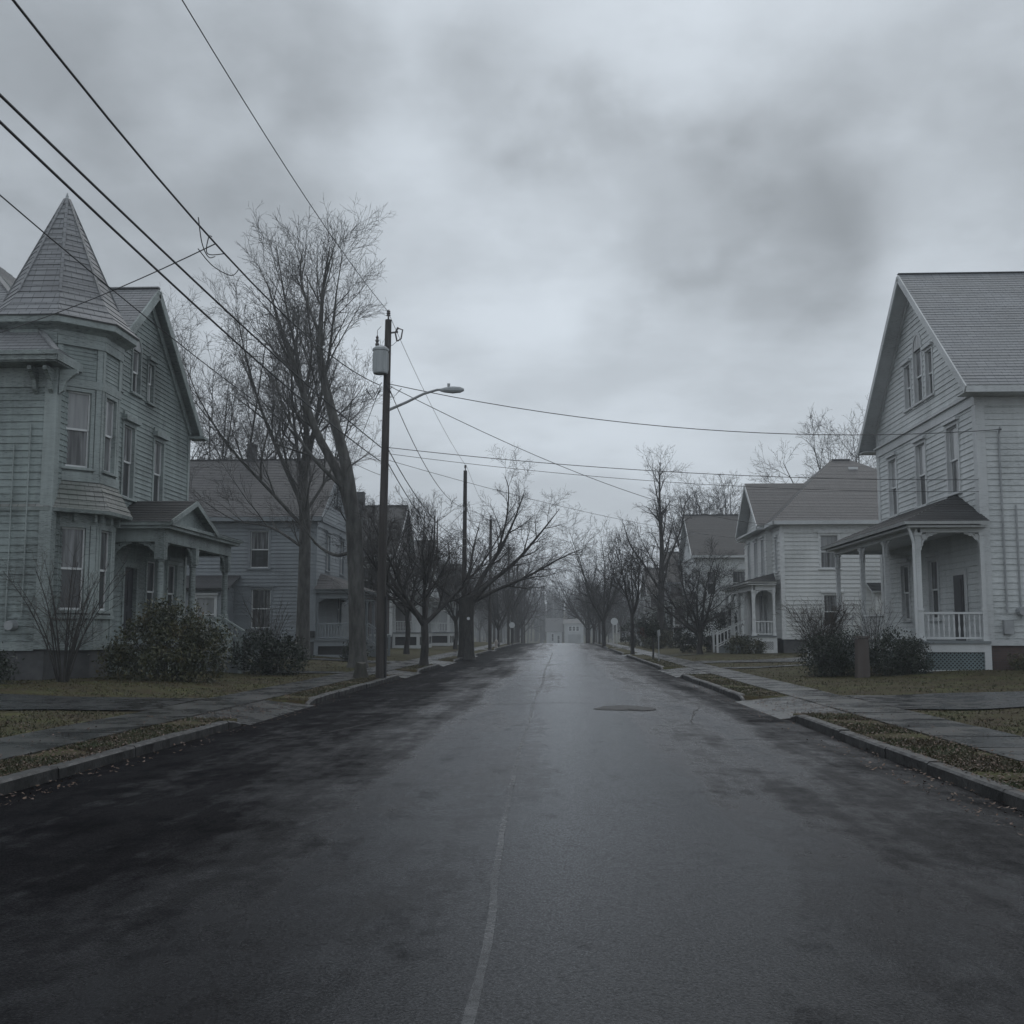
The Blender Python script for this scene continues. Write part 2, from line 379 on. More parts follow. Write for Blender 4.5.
def worn_paint():
    m = bpy.data.materials.new('worn_line_paint'); nt = nodes(m); L = nt.links.new
    out = N(nt, 'ShaderNodeOutputMaterial'); b = N(nt, 'ShaderNodeBsdfPrincipled', i_Roughness=.35); b.inputs['Base Color'].default_value = (.10, .102, .107, 1)
    t = N(nt, 'ShaderNodeBsdfTransparent'); mx = N(nt, 'ShaderNodeMixShader'); geo = N(nt, 'ShaderNodeNewGeometry')
    n1 = N(nt, 'ShaderNodeTexNoise', i_Scale=14.0, i_Detail=6.0, i_Roughness=.75); L(geo.outputs['Position'], n1.inputs['Vector'])
    n2 = N(nt, 'ShaderNodeTexNoise', i_Scale=.8, i_Detail=3.0); L(geo.outputs['Position'], n2.inputs['Vector'])
    a = N(nt, 'ShaderNodeMath', operation='MULTIPLY_ADD'); L(n2.outputs[0], a.inputs[0]); a.inputs[1].default_value = .7; L(n1.outputs[0], a.inputs[2])
    L(ramp(nt, a.outputs[0], [(.62, g3(.10)), (.98, g3(.6))]), mx.inputs[0]); L(t.outputs[0], mx.inputs[1]); L(b.outputs[0], mx.inputs[2]); L(mx.outputs[0], out.inputs[0])
    return m
M['line'] = worn_paint()
M['hydrant'] = mat('dull_hydrant_paint', (.35, .3, .27), (.5, .45, .42), rough=.5)
M['rust'] = mat('russet_leaf', (.09, .035, .025), (.06, .03, .02), scale=4, rough=.6)
# ------------------------------------------------------------------ light and sky
SUN_EL, SUN_AZ = math.radians(52), math.radians(12)      # behind thick cloud, ahead of the viewer
world = bpy.data.worlds.new('World'); SC.world = world
wt = nodes(world); WL = wt.links.new
wout = N(wt, 'ShaderNodeOutputWorld'); bg = N(wt, 'ShaderNodeBackground'); WL(bg.outputs[0], wout.inputs[0])
bg.inputs['Strength'].default_value = .1
sky = N(wt, 'ShaderNodeTexSky', sky_type='NISHITA', sun_disc=False)
sky.sun_elevation = SUN_EL; sky.sun_rotation = SUN_AZ; sky.air_density = 1.5; sky.dust_density = 4.0
tcw = N(wt, 'ShaderNodeTexCoord')
sepw = N(wt, 'ShaderNodeSeparateXYZ'); WL(tcw.outputs['Generated'], sepw.inputs[0])
zc = N(wt, 'ShaderNodeMath', operation='MAXIMUM'); WL(sepw.outputs[2], zc.inputs[0]); zc.inputs[1].default_value = 0.0
zd = N(wt, 'ShaderNodeMath', operation='ADD'); WL(zc.outputs[0], zd.inputs[0]); zd.inputs[1].default_value = .22
vd = N(wt, 'ShaderNodeVectorMath', operation='DIVIDE'); WL(tcw.outputs['Generated'], vd.inputs[0])
cmb = N(wt, 'ShaderNodeCombineXYZ'); [WL(zd.outputs[0], cmb.inputs[i]) for i in range(3)]
WL(cmb.outputs[0], vd.inputs[1])
nz = N(wt, 'ShaderNodeTexNoise', i_Scale=1.9, i_Detail=8.0, i_Roughness=.56, i_Distortion=.0); WL(vd.outputs[0], nz.inputs['Vector'])
nz2 = N(wt, 'ShaderNodeTexNoise', i_Scale=6.0, i_Detail=6.0, i_Roughness=.48, i_Distortion=.1); WL(tcw.outputs['Generated'], nz2.inputs['Vector'])
def wmath(op, a, b, c=None):
    n = N(wt, 'ShaderNodeMath', operation=op)
    for i, x in enumerate((a, b, c)):
        if x is None: continue
        if isinstance(x, (int, float)): n.inputs[i].default_value = x
        else: WL(x, n.inputs[i])
    return n.outputs[0]
def view_dir(px, py):
    r = V((math.cos(YAW), math.sin(YAW), 0)); w = V((-math.sin(YAW) * math.cos(PITCH), math.cos(YAW) * math.cos(PITCH), math.sin(PITCH)))
    return ((px - 512) * r + (512 - py) * r.cross(w) + F * w).normalized()
# broad banks of cloud: direction, angular radius (deg), brightness change
def sramp(x, lo, hi):
    m_ = N(wt, 'ShaderNodeMapRange', interpolation_type='SMOOTHSTEP', i_1=lo, i_2=hi, i_3=0.0, i_4=1.0); WL(x, m_.inputs[0]); return m_.outputs[0]
bright = wmath('MULTIPLY_ADD', sramp(nz.outputs[0], .36, .66), .62, 2.14)
bright = wmath('MULTIPLY_ADD', nz2.outputs[0], .55, wmath('ADD', bright, -.27))
for px, py, rad, amt in ((730, 205, 6.5, -.45), (625, 205, 4.5, -.5), (845, 195, 7, -.26), (950, 90, 10, -.28), (596, 250, 2.6, .5), (700, 55, 8, .45), (470, 330, 12, .25),
                         (90, 90, 15, -.62), (330, 130, 8, -.25), (500, 70, 6, -.2), (640, 400, 10, .2), (960, 420, 9, .1)):
    d = view_dir(px, py)
    dt = N(wt, 'ShaderNodeVectorMath', operation='DISTANCE'); WL(tcw.outputs['Generated'], dt.inputs[0]); dt.inputs[1].default_value = d
    wob = wmath('MULTIPLY_ADD', nz2.outputs[0], .38, wmath('ADD', dt.outputs['Value'], -.19))
    mr = N(wt, 'ShaderNodeMapRange', interpolation_type='SMOOTHSTEP', i_1=math.radians(rad) * (.4 if amt < -.35 else 0.0), i_2=math.radians(rad) * 1.35, i_3=amt, i_4=0.0); WL(wob, mr.inputs[0])
    bright = wmath('ADD', bright, mr.outputs[0])
bright = wmath('MAXIMUM', bright, 1.0)
tint = N(wt, 'ShaderNodeCombineXYZ')
for i, k in enumerate((2.21, 2.43, 2.66)): WL(wmath('MULTIPLY', bright, k), tint.inputs[i])
mxw = N(wt, 'ShaderNodeMixRGB'); mxw.inputs[0].default_value = .985
WL(sky.outputs[0], mxw.inputs[1]); WL(tint.outputs[0], mxw.inputs[2]); WL(mxw.outputs[0], bg.inputs['Color'])

sl = bpy.data.lights.new('sun', 'SUN'); sl.energy = .5; sl.angle = math.radians(40); sl.color = (1, .97, .93)
so = bpy.data.objects.new('sun', sl); COL.objects.link(so); so.location = (0, 0, 60)
sd = V((math.sin(SUN_AZ) * math.cos(SUN_EL), math.cos(SUN_AZ) * math.cos(SUN_EL), math.sin(SUN_EL)))
so.rotation_euler = sd.to_track_quat('Z', 'Y').to_euler()
SC.view_settings.view_transform = 'Standard'; SC.view_settings.look = 'None'
SC.view_settings.exposure = 0.0; SC.view_settings.gamma = 1
SC.cycles.use_denoising = True
SC.cycles.max_bounces = 5; SC.cycles.diffuse_bounces = 3; SC.cycles.glossy_bounces = 3; SC.cycles.volume_bounces = 1
SC.cycles.caustics_reflective = False; SC.cycles.caustics_refractive = False

# ------------------------------------------------------------------ ground, road, kerbs, walks
KL, KR = -5.5, 4.15
CUTL = [(19.0, 24.0), (37.9, 42.6), (50.5, 57.0), (66.5, 71.5), (88, 92)]
CUTR = [(20.6, 25.8), (39.0, 46.2), (71, 75), (96, 100)]
def sst(a, b, x):
    t = min(max((x - a) / (b - a), 0), 1); return t * t * (3 - 2 * t)
def base_z(y): return -3.2 * sst(138, 260, y) + 15 * sst(415, 600, y)
def lump(x, y): return .035 * math.sin(x * .7 + y * .31) + .03 * math.sin(y * .53 - x * .37 + 1.3)
def gz(x, y):
    z = base_z(y)
    if KL - .08 < x < KR + .08: return z - .035
    d = KL - x if x < 0 else x - KR
    cuts = CUTL if x < 0 else CUTR
    c = any(a <= y <= b for a, b in cuts)
    if d < 2.4:
        v = .105
        if c: v = .005 + .1 * min(d / 1.0, 1)
        return z + v
    return z + .11 + .2 * sst(2.4, 10, d) + lump(x, y) * sst(2.4, 5, d) + (2.0 * sst(60, 220, d))

def grid_mesh(name, xs, ys, zf, m, kind='structure'):
    vs = [(x, y, zf(x, y)) for y in ys for x in xs]; nx = len(xs)
    q = [(j*nx + i, j*nx + i + 1, (j+1)*nx + i + 1, (j+1)*nx + i) for j in range(len(ys) - 1) for i in range(nx - 1)]
    o = np_mesh(name, vs, q, m, smooth=True); o['kind'] = kind; return o
ysd = sorted(set([round(-8 + i * .5, 3) for i in range(0, 220)] + [102 + 3 * i for i in range(60)] + [290, 320, 360, 420, 500, 600, 700] + [-40, -20] +
                 [e + s for c in CUTL + CUTR for e in c for s in (-.02, .02)]))
xsl = [-300, -200, -130, -90, -60, -45, -36, -30, -26, -23, -21, -19, -17.5, -16, -15, -14, -13, -12, -11, -10.2, -9.4, -8.7, -8.2, -7.9, -7.75, -6.5, -6.45, -6.0, -5.65, -5.581, -5.57]
xsr = [4.22, 4.231, 4.3, 4.65, 5.1, 5.15, 5.25, 6.45, 6.6, 6.9, 7.4, 8, 8.8, 9.6, 10.4, 11.2, 12, 13, 14, 15, 16, 18, 20, 22, 25, 28, 32, 38, 46, 60, 90, 130, 200, 300]
tag(grid_mesh('ground', xsl + [-3, -1, 1, 3] + xsr, ysd, gz, M['ground']), 'damp olive brown lawn and verge ground')
yr = [y for y in ysd if -40 <= y <= 330]
tag(grid_mesh('road', [KL, -5.0, -4, -3, -2, -1, -.5, 0, 1, 2, 3, 3.7, KR], yr,
    lambda x, y: base_z(y) + .05 * (1 - ((x + .67) / 4.83) ** 2) - .02 * math.exp(-((abs(x + .67) - 4.7) / .25) ** 2) + .006 * math.sin(x * 2.1 + y * .6), M['road']), 'wet dark asphalt street running straight away')
def road_z(x, y): return base_z(y) + .05 * (1 - ((x + .67) / 4.83) ** 2)
cross = MB()
xs = [-120, -60, -30, -12, KL - .3, KR + .3, 12, 30, 60, 120]

def fr(a, b, st):
    n = max(1, int(round((b - a) / st))); return [a + (b - a) * i / n for i in range(n + 1)]
for nm, x0, x1 in (('sidewalk', -7.75, -6.45), ('sidewalk', 5.25, 6.45)):
    mb = MB(); y = -8.0; rg = random.Random(5)
    while y < 150:
        L = 1.5; t = rg.uniform(-.006, .006); t2 = rg.uniform(-.006, .006)
        lo = [(x0, y + .012, 0), (x1, y + .012, 0), (x1, y + L - .012, 0), (x0, y + L - .012, 0)]
        hi = [(p[0] + rg.uniform(-.006, .006), p[1], base_z(p[1]) + .128 + (t if p[0] == x0 else t2)) for p in lo]
        mb.hexa([(p[0], p[1], base_z(p[1]) + .06) for p in lo], hi)
        y += L
    o = mb.build(nm, M['walk']); tag(o, 'damp grey concrete slab walk along the houses on the ' + ('left' if x0 < 0 else 'right'), kind='structure')

def kerb_run(xk, side, y0, y1):
    mb = MB(); rg = random.Random(int(y0 * 10) + side); y = y0
    while y < y1 - .05:
        L = min(rg.uniform(1.6, 2.4), y1 - y)
        if y1 - y - L < .5: L = y1 - y
        j = rg.uniform(-.012, .012); h = .125 + rg.uniform(-.01, .012)
        a, b = xk + j, xk + side * .16 + j
        def hh(yy):
            e = 1.0
            if y0 > -5: e = min(e, (yy - y0) / .7)
            if y1 < 140: e = min(e, (y1 - yy) / .7)
            return base_z(yy) + .02 + (h - .02) * max(0, min(1, e)) ** .6
        ys_ = sorted(set([y + .012, y + L - .012] + [q for q in (y0 + .35, y0 + .7, y1 - .35, y1 - .7) if y < q < y + L]))
        for p, q in zip(ys_[:-1], ys_[1:]):
            lo, hi = min(a, b), max(a, b)
            bt = base_z(y) - .1
            prof = [(a, -9), (a, -.025), (a + side * .025, 0), (b, 0), (b, -9)]
            r0 = [V((x, p, bt if z == -9 else hh(p) + z)) for x, z in prof]; r1 = [V((x, q, bt if z == -9 else hh(q) + z)) for x, z in prof]
            for i in range(4):
                f = [r0[i], r0[i+1], r1[i+1], r1[i]]
                mb.face(f if side < 0 else f[::-1])
            mb.face(r0 if side > 0 else r0[::-1]); mb.face(r1[::-1] if side > 0 else r1)
        y += L
    tag(mb.build('kerb', M['kerb']), kind='structure')
for xk, sd_, cuts in ((KL, -1, CUTL), (KR, 1, CUTR)):
    e = [-8.0] + [v for c in cuts for v in c] + [150.0]
    for i in range(0, len(e), 2): kerb_run(xk, sd_, e[i], e[i+1])

# aprons and driveways, laid 4 mm over the ground
def road_s(x, y): return base_z(y) + .05 * (1 - ((x + .67) / 4.83) ** 2) - .02 * math.exp(-((abs(x + .67) - 4.7) / .25) ** 2) + .006 * math.sin(x * 2.1 + y * .6)
def apron_z(x, y, zo):
    e = (x - (KL - .08)) if x < 0 else ((KR + .08) - x)
    if e <= 0: return zo
    t = min(e / .33, 1); return (1 - t) * zo + t * (road_s(x, y) - .006)
def strip(name, x0, x1, y0, y1, m, dz=.008, label=None, wob=0):
    xs_ = fr(min(x0, x1), max(x0, x1), .5); ys_ = fr(y0, y1, .45); rg = random.Random(int(y0))
    k = rg.uniform(0, 6)
    def zf(x, y): return gz(min(x, KL - .081) if x < 0 else max(x, KR + .081), min(max(y, y0 + .03), y1 - .03)) + dz
    if name == 'driveway_apron':
        zg_ = zf
        zf = lambda x, y: apron_z(x, y, zg_(x, y))
        xs_ = sorted(set([min(x0, x1), max(x0, x1)] + ([KL - .6, KL - .3, KL - .08, KL + .0, KL + .1, KL + .2] if x0 < 0 else [KR + .6, KR + .3, KR + .08, KR, KR - .1, KR - .2])))
    vs = []; nx = len(xs_)
    for j, y in enumerate(ys_):
        for x in xs_:
            yy = y
            if wob and j in (0, len(ys_) - 1): yy = y + wob * math.sin(x * 1.3 + k) * .5 + wob * .4 * math.sin(x * 3.1)
            vs.append((x, yy, zf(x, y)))
    q = [(j*nx + i, j*nx + i + 1, (j+1)*nx + i + 1, (j+1)*nx + i) for j in range(len(ys_) - 1) for i in range(nx - 1)]
    o = np_mesh(name, vs, q, m); return tag(o, label, kind='structure')
for a, b in CUTL: strip('driveway_apron', KL + .27, -6.44, a, b, M['walk'])
for a, b in CUTR: strip('driveway_apron', KR - .27, 5.24, a, b, M['walk'])
strip('driveway', -30, -7.76, 20.3, 24.0, M['drive'], .03, 'wet black asphalt drive beside the turreted house', .15)
strip('driveway', 6.46, 30, 21.4, 25.8, M['drive'], .03, 'wet black asphalt drive before the white gabled house', .15)
strip('driveway', -30, -7.76, 51.0, 54.2, M['drive'], .03, None, .1)
strip('footpath', 6.46, 11.0, 44.2, 45.5, M['walk'], .03, 'narrow concrete path to the porch steps of the white gabled house')
strip('driveway', 6.46, 30, 51.5, 55, M['drive'], .03, None, .1)
strip('footpath', 6.46, 9.4, 67.2, 68.4, M['walk'], .03)
strip('footpath', -10.6, -7.76, 38.6, 40.0, M['walk'], .03, 'narrow path from the walk to the turreted house steps')

# tar patches, the raised iron cover patch, seams and the worn line
def blob(name, cx, cy, rx, ry, m, dz=.006, seed=0, label=None, h=0):
    rg = random.Random(seed); n = 26; ph = [rg.uniform(0, 6) for _ in range(4)]
    ring = []
    for i in range(n):
        a = 2 * math.pi * i / n
        k = 1 + .16 * math.sin(2*a + ph[0]) + .12 * math.sin(3*a + ph[1]) + .08 * math.sin(7*a + ph[2])
        ring.append((cx + rx * k * math.cos(a), cy + ry * k * math.sin(a)))
    mb = MB()
    inner = [(cx + (x - cx) * .82, cy + (y - cy) * .82) for x, y in ring]
    for i in range(n):
        j = (i + 1) % n
        mb.face([(*ring[i], road_z(*ring[i]) + dz), (*ring[j], road_z(*ring[j]) + dz), (*inner[j], road_z(*inner[j]) + dz + h), (*inner[i], road_z(*inner[i]) + dz + h)])
    mb.face([(*p, road_z(*p) + dz + h) for p in inner])
    return tag(mb.build(name, m, smooth=False), label, kind='structure')
blob('road_patch', 1.28, 22.6, .52, .75, M['patch'], .008, 3, 'raised round tar patch right of the worn line', .022)
def seam(pts, w, m, name='road_seam', dz=.007, seed=1):
    rg = random.Random(seed); mb = MB(); P = []
    for (ax, ay), (bx, by) in zip(pts[:-1], pts[1:]):
        n = max(2, int(math.hypot(bx - ax, by - ay) / .35))
        for i in range(n): t = i / n; jt = .008 if 'line' in name else .03; P.append((ax + (bx - ax) * t + rg.uniform(-jt, jt), ay + (by - ay) * t + rg.uniform(-jt, jt)))
    P.append(pts[-1])
    prev = None
    for i, p in enumerate(P):
        q = P[min(i + 1, len(P) - 1)]; o = P[max(i - 1, 0)]
        dx, dy = q[0] - o[0], q[1] - o[1]; l = math.hypot(dx, dy) or 1
        ww = w * (rg.uniform(.75, 1.1) if 'line' in name else rg.uniform(.4, 1.2)) / 2
        a, b = (p[0] - dy / l * ww, p[1] + dx / l * ww), (p[0] + dy / l * ww, p[1] - dx / l * ww)
        if prev: mb.face([(*prev[0], road_z(*prev[0]) + dz), (*prev[1], road_z(*prev[1]) + dz), (*b, road_z(*b) + dz), (*a, road_z(*a) + dz)])
        prev = (a, b)
    return tag(mb.build(name, m), kind='structure')
seam([(-.36, 3.0), (-.38, 4.3), (-.37, 5.6), (-.43, 7.5), (-.49, 10), (-.53, 13), (-.56, 16), (-.55, 19), (-.6, 24), (-.6, 28)], .05, M['line'], 'worn_centre_line', .006, 2)
seam([(-.6, 28), (-.55, 34), (-.65, 44), (-.6, 60), (-.62, 80)], .09, M['line'], 'worn_centre_line', .006, 3)
seam([(-4.2, 23.6), (-3.0, 23.9), (-1.5, 23.7), (.2, 24.2), (1.2, 24.0)], .05, M['patch'], seed=4)
seam([(-3.4, 26.8), (-2.4, 27.6), (-1.2, 27.3), (-.6, 28.5)], .04, M['patch'], seed=5)
seam([(2.2, 19), (2.6, 22), (3.1, 24.5), (3.3, 27)], .025, M['patch'], seed=6)
seam([(1.4, 16.5), (2.3, 16.2), (3.4, 16.8)], .022, M['patch'], seed=7)
seam([(-4.8, 15.5), (-3.6, 17.2), (-3.0, 19.8)], .025, M['patch'], seed=8)
seam([(-3.9, 38), (-1.5, 39), (1.0, 38.6), (3.6, 39.2)], .07, M['patch'], seed=9)
seam([(-4.6, 52), (-1, 51.5), (3.6, 52.5)], .14, M['patch'], seed=10)
seam([(-4.9, 70), (-1, 70.5), (3.6, 69.5)], .2, M['patch'], seed=11)
# ------------------------------------------------------------------ bare trees
def tubes_np(polys):
    groups = {}
    for pts, rads, s in polys: groups.setdefault((len(pts), s), []).append((pts, rads))
    VV, QQ, base = [], [], 0
    for (n, s), lst in groups.items():
        P = np.array([p for p, r in lst], dtype=float); R = np.array([r for p, r in lst], dtype=float)
        T = np.gradient(P, axis=1); T /= np.linalg.norm(T, axis=2, keepdims=True) + 1e-9
        mt = P[:, -1] - P[:, 0]; mt /= np.linalg.norm(mt, axis=1, keepdims=True) + 1e-9
        ref = np.where(np.abs(mt[:, 2:3]) > .75, np.array([[1., .2, 0]]), np.array([[0., 0, 1]]))[:, None, :]
        A = np.cross(T, np.broadcast_to(ref, T.shape)); A /= np.linalg.norm(A, axis=2, keepdims=True) + 1e-9
        B = np.cross(T, A)
        ang = np.arange(s) * 2 * np.pi / s
        ring = P[:, :, None, :] + R[:, :, None, None] * (np.cos(ang)[None, None, :, None] * A[:, :, None, :] + np.sin(ang)[None, None, :, None] * B[:, :, None, :])
        m = len(lst); VV.append(ring.reshape(-1, 3))
        i = (np.arange(m) * n * s)[:, None, None] + (np.arange(n - 1) * s)[None, :, None]; k = np.arange(s)[None, None, :]; k2 = (k + 1) % s
        QQ.append(np.stack([i + k, i + k2, i + k2 + s, i + k + s], -1).reshape(-1, 4) + base)
        base += m * n * s
    return np.concatenate(VV), np.concatenate(QQ)

def rot_about(d, axis, a):
    return d * math.cos(a) + axis.cross(d) * math.sin(a) + axis * axis.dot(d) * (1 - math.cos(a))

class Tree:
    """levels: list of dicts(seg, wob, up, dens, ratio, ang, t0) - level k describes branches of level k and how they bear level k+1"""
    def __init__(s, seed, levels, rmin, droop=0):
        s.rg = random.Random(seed); s.lv = levels; s.rmin = rmin; s.wood = []; s.twigs = []; s.az = s.rg.uniform(0, 6)
    def rv(s): return V((s.rg.gauss(0, 1), s.rg.gauss(0, 1), s.rg.gauss(0, 1)))
    def emit(s, pts, rads, lev):
        big = rads[0] > .045 if lev > 0 else True
        sides = 9 if rads[0] > .12 else 6 if rads[0] > .05 else 4 if rads[0] > .02 else 3
        (s.wood if lev <= 1 or rads[0] > .06 else s.twigs).append(([tuple(p) for p in pts], rads, sides))
    def limb(s, pts, rads, lev, t0=0.25, bear=True):
        pts = [V(p) for p in pts]
        # smooth by Catmull-Rom
        out, rr = [], []
        for i in range(len(pts) - 1):
            p0, p1, p2, p3 = pts[max(i-1, 0)], pts[i], pts[i+1], pts[min(i+2, len(pts)-1)]
            for k in range(4):
                t = k / 4
                out.append(.5 * ((2*p1) + (p2 - p0)*t + (2*p0 - 5*p1 + 4*p2 - p3)*t*t + (3*p1 - p0 - 3*p2 + p3)*t**3)); rr.append(rads[i] + (rads[i+1] - rads[i]) * t)
        out.append(pts[-1]); rr.append(rads[-1])
        s.emit(out, rr, lev)
        if bear: s.bear(out, rr, lev, t0)
    def grow(s, p, d, L, r, lev):
        c = s.lv[lev]; n = max(2, int(round(L / c['seg']))); n = min(n, 9)
        pts = [p.copy()]; rads = [r]; d = d.normalized()
        for i in range(n):
            d = (d + s.rv() * c['wob'] + Zup * c['up']).normalized()
            p = p + d * (L / n); pts.append(p.copy()); rads.append(max(r * (1 - .82 * (i + 1) / n), s.rmin * .6))
        s.emit(pts, rads, lev)
        if lev + 1 < len(s.lv): s.bear(pts, rads, lev, c['t0'])
    def bear(s, pts, rads, lev, t0):
        c = s.lv[lev]
        seg = [(pts[i+1] - pts[i]).length for i in range(len(pts) - 1)]; L = sum(seg)
        nb = c['dens'] * L * (1 - t0); nb = int(nb) + (s.rg.random() < nb % 1)
        for k in range(nb):
            t = t0 + (1 - t0) * (k + s.rg.random()) / max(nb, 1)
            x = t * L; i = 0
            while i < len(seg) - 1 and x > seg[i]: x -= seg[i]; i += 1
            f = min(x / max(seg[i], 1e-6), 1); p = pts[i].lerp(pts[i+1], f); r = rads[i] + (rads[i+1] - rads[i]) * f
            d = (pts[i+1] - pts[i]).normalized(); s.az += 2.4 + s.rg.uniform(-.5, .5)
            ax = d.cross(V((.31, .22, .93)) if abs(d.z) < .9 else V((1, 0, 0))).normalized(); ax = rot_about(ax, d, s.az)
            nd = rot_about(d, ax, math.radians(c['ang'] * s.rg.uniform(.7, 1.3)))
            ln = c['len'] * (1 - c.get('taper', .55) * t) * s.rg.uniform(.6, 1.25)
            s.grow(p, nd, ln, min(max(r * .62, s.rmin), c['rch'] * s.rg.uniform(.7, 1.2)), lev + 1)
    def build(s, name, loc, label, group=None, bark='bark', twig='twig'):
        o = empty(name, loc, label, 'tree' if 'shrub' not in name and 'bush' not in name else 'shrub', group)
        v, q = tubes_np(s.wood); np_mesh('trunk', v, q, M[bark], o)
        if s.twigs:
            v, q = tubes_np(s.twigs); np_mesh('crown', v, q, M[twig], o)
        return o

def LV(seg, wob, up, dens, ln, ang, rch, t0=.15, taper=.55):
    return dict(seg=seg, wob=wob, up=up, dens=dens, len=ln, ang=ang, rch=rch, t0=t0, taper=taper)

def scale_levels(k, fine=1.0, spread=1.0):
    return [LV(1.2*k, .06, .05, 1.1/k, 4.6*k, 42*spread, .095*k, .3, .45),
            LV(.8*k, .08, .07, 2.3/k, 2.4*k, 42*spread, .034*k, .12),
            LV(.5*k, .10, .05, 3.8*fine/k, 1.1*k, 40, .015*k, .1),
            LV(.35*k, .12, .03, 4.5*fine/k, .55*k, 42, .010*k, .1),
            LV(.28*k, .14, .02, 0, .3*k, 40, .006*k)]

# tall maple in the yard before the blue-grey house
LA = scale_levels(1.0, .95)
LA[0].update(len=3.8, ang=34, dens=1.45, rch=.07); LA[1].update(ang=36, dens=2.7, rch=.028); LA[2].update(ang=36, dens=4.2)
t = Tree(3, LA, .0085)
Z0 = .2
for pts, rr, t0 in (
    ([(0,0,-.1),(.05,0,2.5),(.1,.1,6),(.0,0,8.5)], [.38,.3,.27,.24], .55),
    ([(0,0,8.2),(.15,.1,11),(-.3,.3,14),(-.9,.2,17),(-1.3,.1,19.6)], [.22,.16,.11,.06,.02], .1),
    ([(.05,0,8.0),(.7,-.3,11),(1.3,-.2,14),(1.6,.2,17.2),(1.9,.3,19.2)], [.18,.13,.09,.05,.02], .1),
    ([(0,0,7.2),(-1.1,.4,9.4),(-2.2,.6,12),(-3.0,.8,14.6),(-3.4,.6,16.8)], [.17,.13,.09,.05,.02], .12),
    ([(0,0,6.2),(-1.4,-.6,7.8),(-3.2,-1.0,9.8),(-4.6,-1.0,12),(-5.4,-1.2,14)], [.14,.11,.08,.045,.02], .15),
    ([(0,0,6.6),(1.0,.6,8.4),(1.8,1.0,10.4),(2.2,1.2,12.6)], [.12,.09,.06,.02], .2),
    ([(0,0,5.2),(-1.6,.4,6.2),(-3.4,.6,6.6),(-5.0,.5,7.6)], [.10,.07,.045,.02], .2),
    ([(0,0,8.2),(-.6,.9,11),(-.9,1.6,14),(-.6,2.2,17)], [.16,.1,.07,.02], .15),
    ([(0,0,8.0),(.5,-1.0,10.5),(.2,-1.9,13.5),(.4,-2.3,16)], [.16,.1,.07,.02], .15)):
    t.limb(pts, rr if rr[0] > .3 else [q * .74 for q in rr], 0, t0)
tA = t.build('bare_tree', (-12.0, 51.0, Z0), 'tall bare maple with upright forking limbs standing before the blue grey house', bark='barkpale', twig='twigpale')
tA.scale = (1, 1, 1.02); tA.rotation_euler.y = -.02

# old maple by the walk, forking into two pale leaders
LB = scale_levels(.95, .95)
LB[0].update(len=2.7, ang=30, dens=1.3, t0=.25, rch=.07); LB[1].update(ang=33, len=1.8, dens=2.7, rch=.028); LB[2].update(ang=34, dens=4.4)
t = Tree(8, LB, .0085)
for pts, rr, t0 in (
    ([(0,0,-.15),(.02,0,.5),(.05,0,3),(.05,0,5.6)], [.52,.36,.33,.34], .9),
    ([(.05,0,5.3),(-.45,.1,7.2),(-1.5,.2,9.3),(-2.2,.2,11.6),(-2.9,.3,13.6),(-3.4,.3,15.4)], [.26,.2,.16,.12,.07,.02], .35),
    ([(.05,0,5.3),(-.15,-.1,7.6),(-.75,0,10),(-1.15,.1,12.0),(-1.1,.1,13.4),(-.9,.0,15.0),(-.6,.1,16.6)], [.3,.24,.2,.15,.11,.06,.02], .4),
    ([(-.98,.1,12.6),(-1.5,.0,14.0),(-1.9,.1,15.4),(-1.8,.2,16.6)], [.1,.07,.05,.02], .1),
    ([(-1.1,.1,13.4),(-.9,-.2,14.4),(-.55,-.3,15.4),(-.3,-.3,16.2)], [.07,.05,.03,.015], .1),
    ([(-.3,0,6.8),(-1.6,-.4,8.2),(-2.6,-.6,10),(-3.0,-.8,12)], [.13,.1,.06,.02], .2),
    ([(-1.9,.2,10.6),(-1.6,.5,12.6),(-1.9,.8,15)], [.1,.06,.02], .1),
    ([(.05,0,4.4),(-.9,.3,4.3),(-1.9,.4,5.1),(-2.4,.2,6.8)], [.11,.09,.06,.02], .3)):
    t.limb(pts, rr if rr[0] > .22 else [q * .78 for q in rr], 0, t0)
tB = t.build('bare_tree', (-8.3, 45.0, .2), 'old bare maple beside the left walk splitting into two tall pale leaders', bark='barkpale', twig='twigpale')
tB.scale = (1, 1, 1.07); tB.rotation_euler.y = -.05

def auto_tree(seed, H, trunk_h, r0, k, nl, spread=1.0, fine=1.0, rmin=.007, lean=(0, 0), ang=38):
    t = Tree(seed, scale_levels(k, fine, spread), rmin); rg = t.rg
    top = V((lean[0], lean[1], trunk_h))
    t.limb([(0,0,-.15), (0,0,.3), top * .5 + V((rg.uniform(-.1,.1), 0, 0)), top], [r0*1.4, r0, r0*.88, r0*.8], 0, .9)
    for i in range(nl):
        a = 2 * math.pi * (i / nl) + rg.uniform(-.4, .4); u = 0 if i == 0 else 1
        out = (H - trunk_h) * math.tan(math.radians(ang * rg.uniform(.35, 1.0))) * u
        h = (H - trunk_h) * rg.uniform(.78, 1.0)
        st = top * rg.uniform(.72, .98)
        pts = [st]
        for q in (.3, .6, 1.0):
            e = q ** .8
            pts.append(V((st.x + math.cos(a) * out * e, st.y + math.sin(a) * out * e, st.z + (H - st.z) * q * (h / (H - trunk_h)))) + V((rg.uniform(-.25,.25), rg.uniform(-.25,.25), 0)) * k)
        t.limb(pts, [r0*.55, r0*.4, r0*.22, .02], 0, .12)
    return t
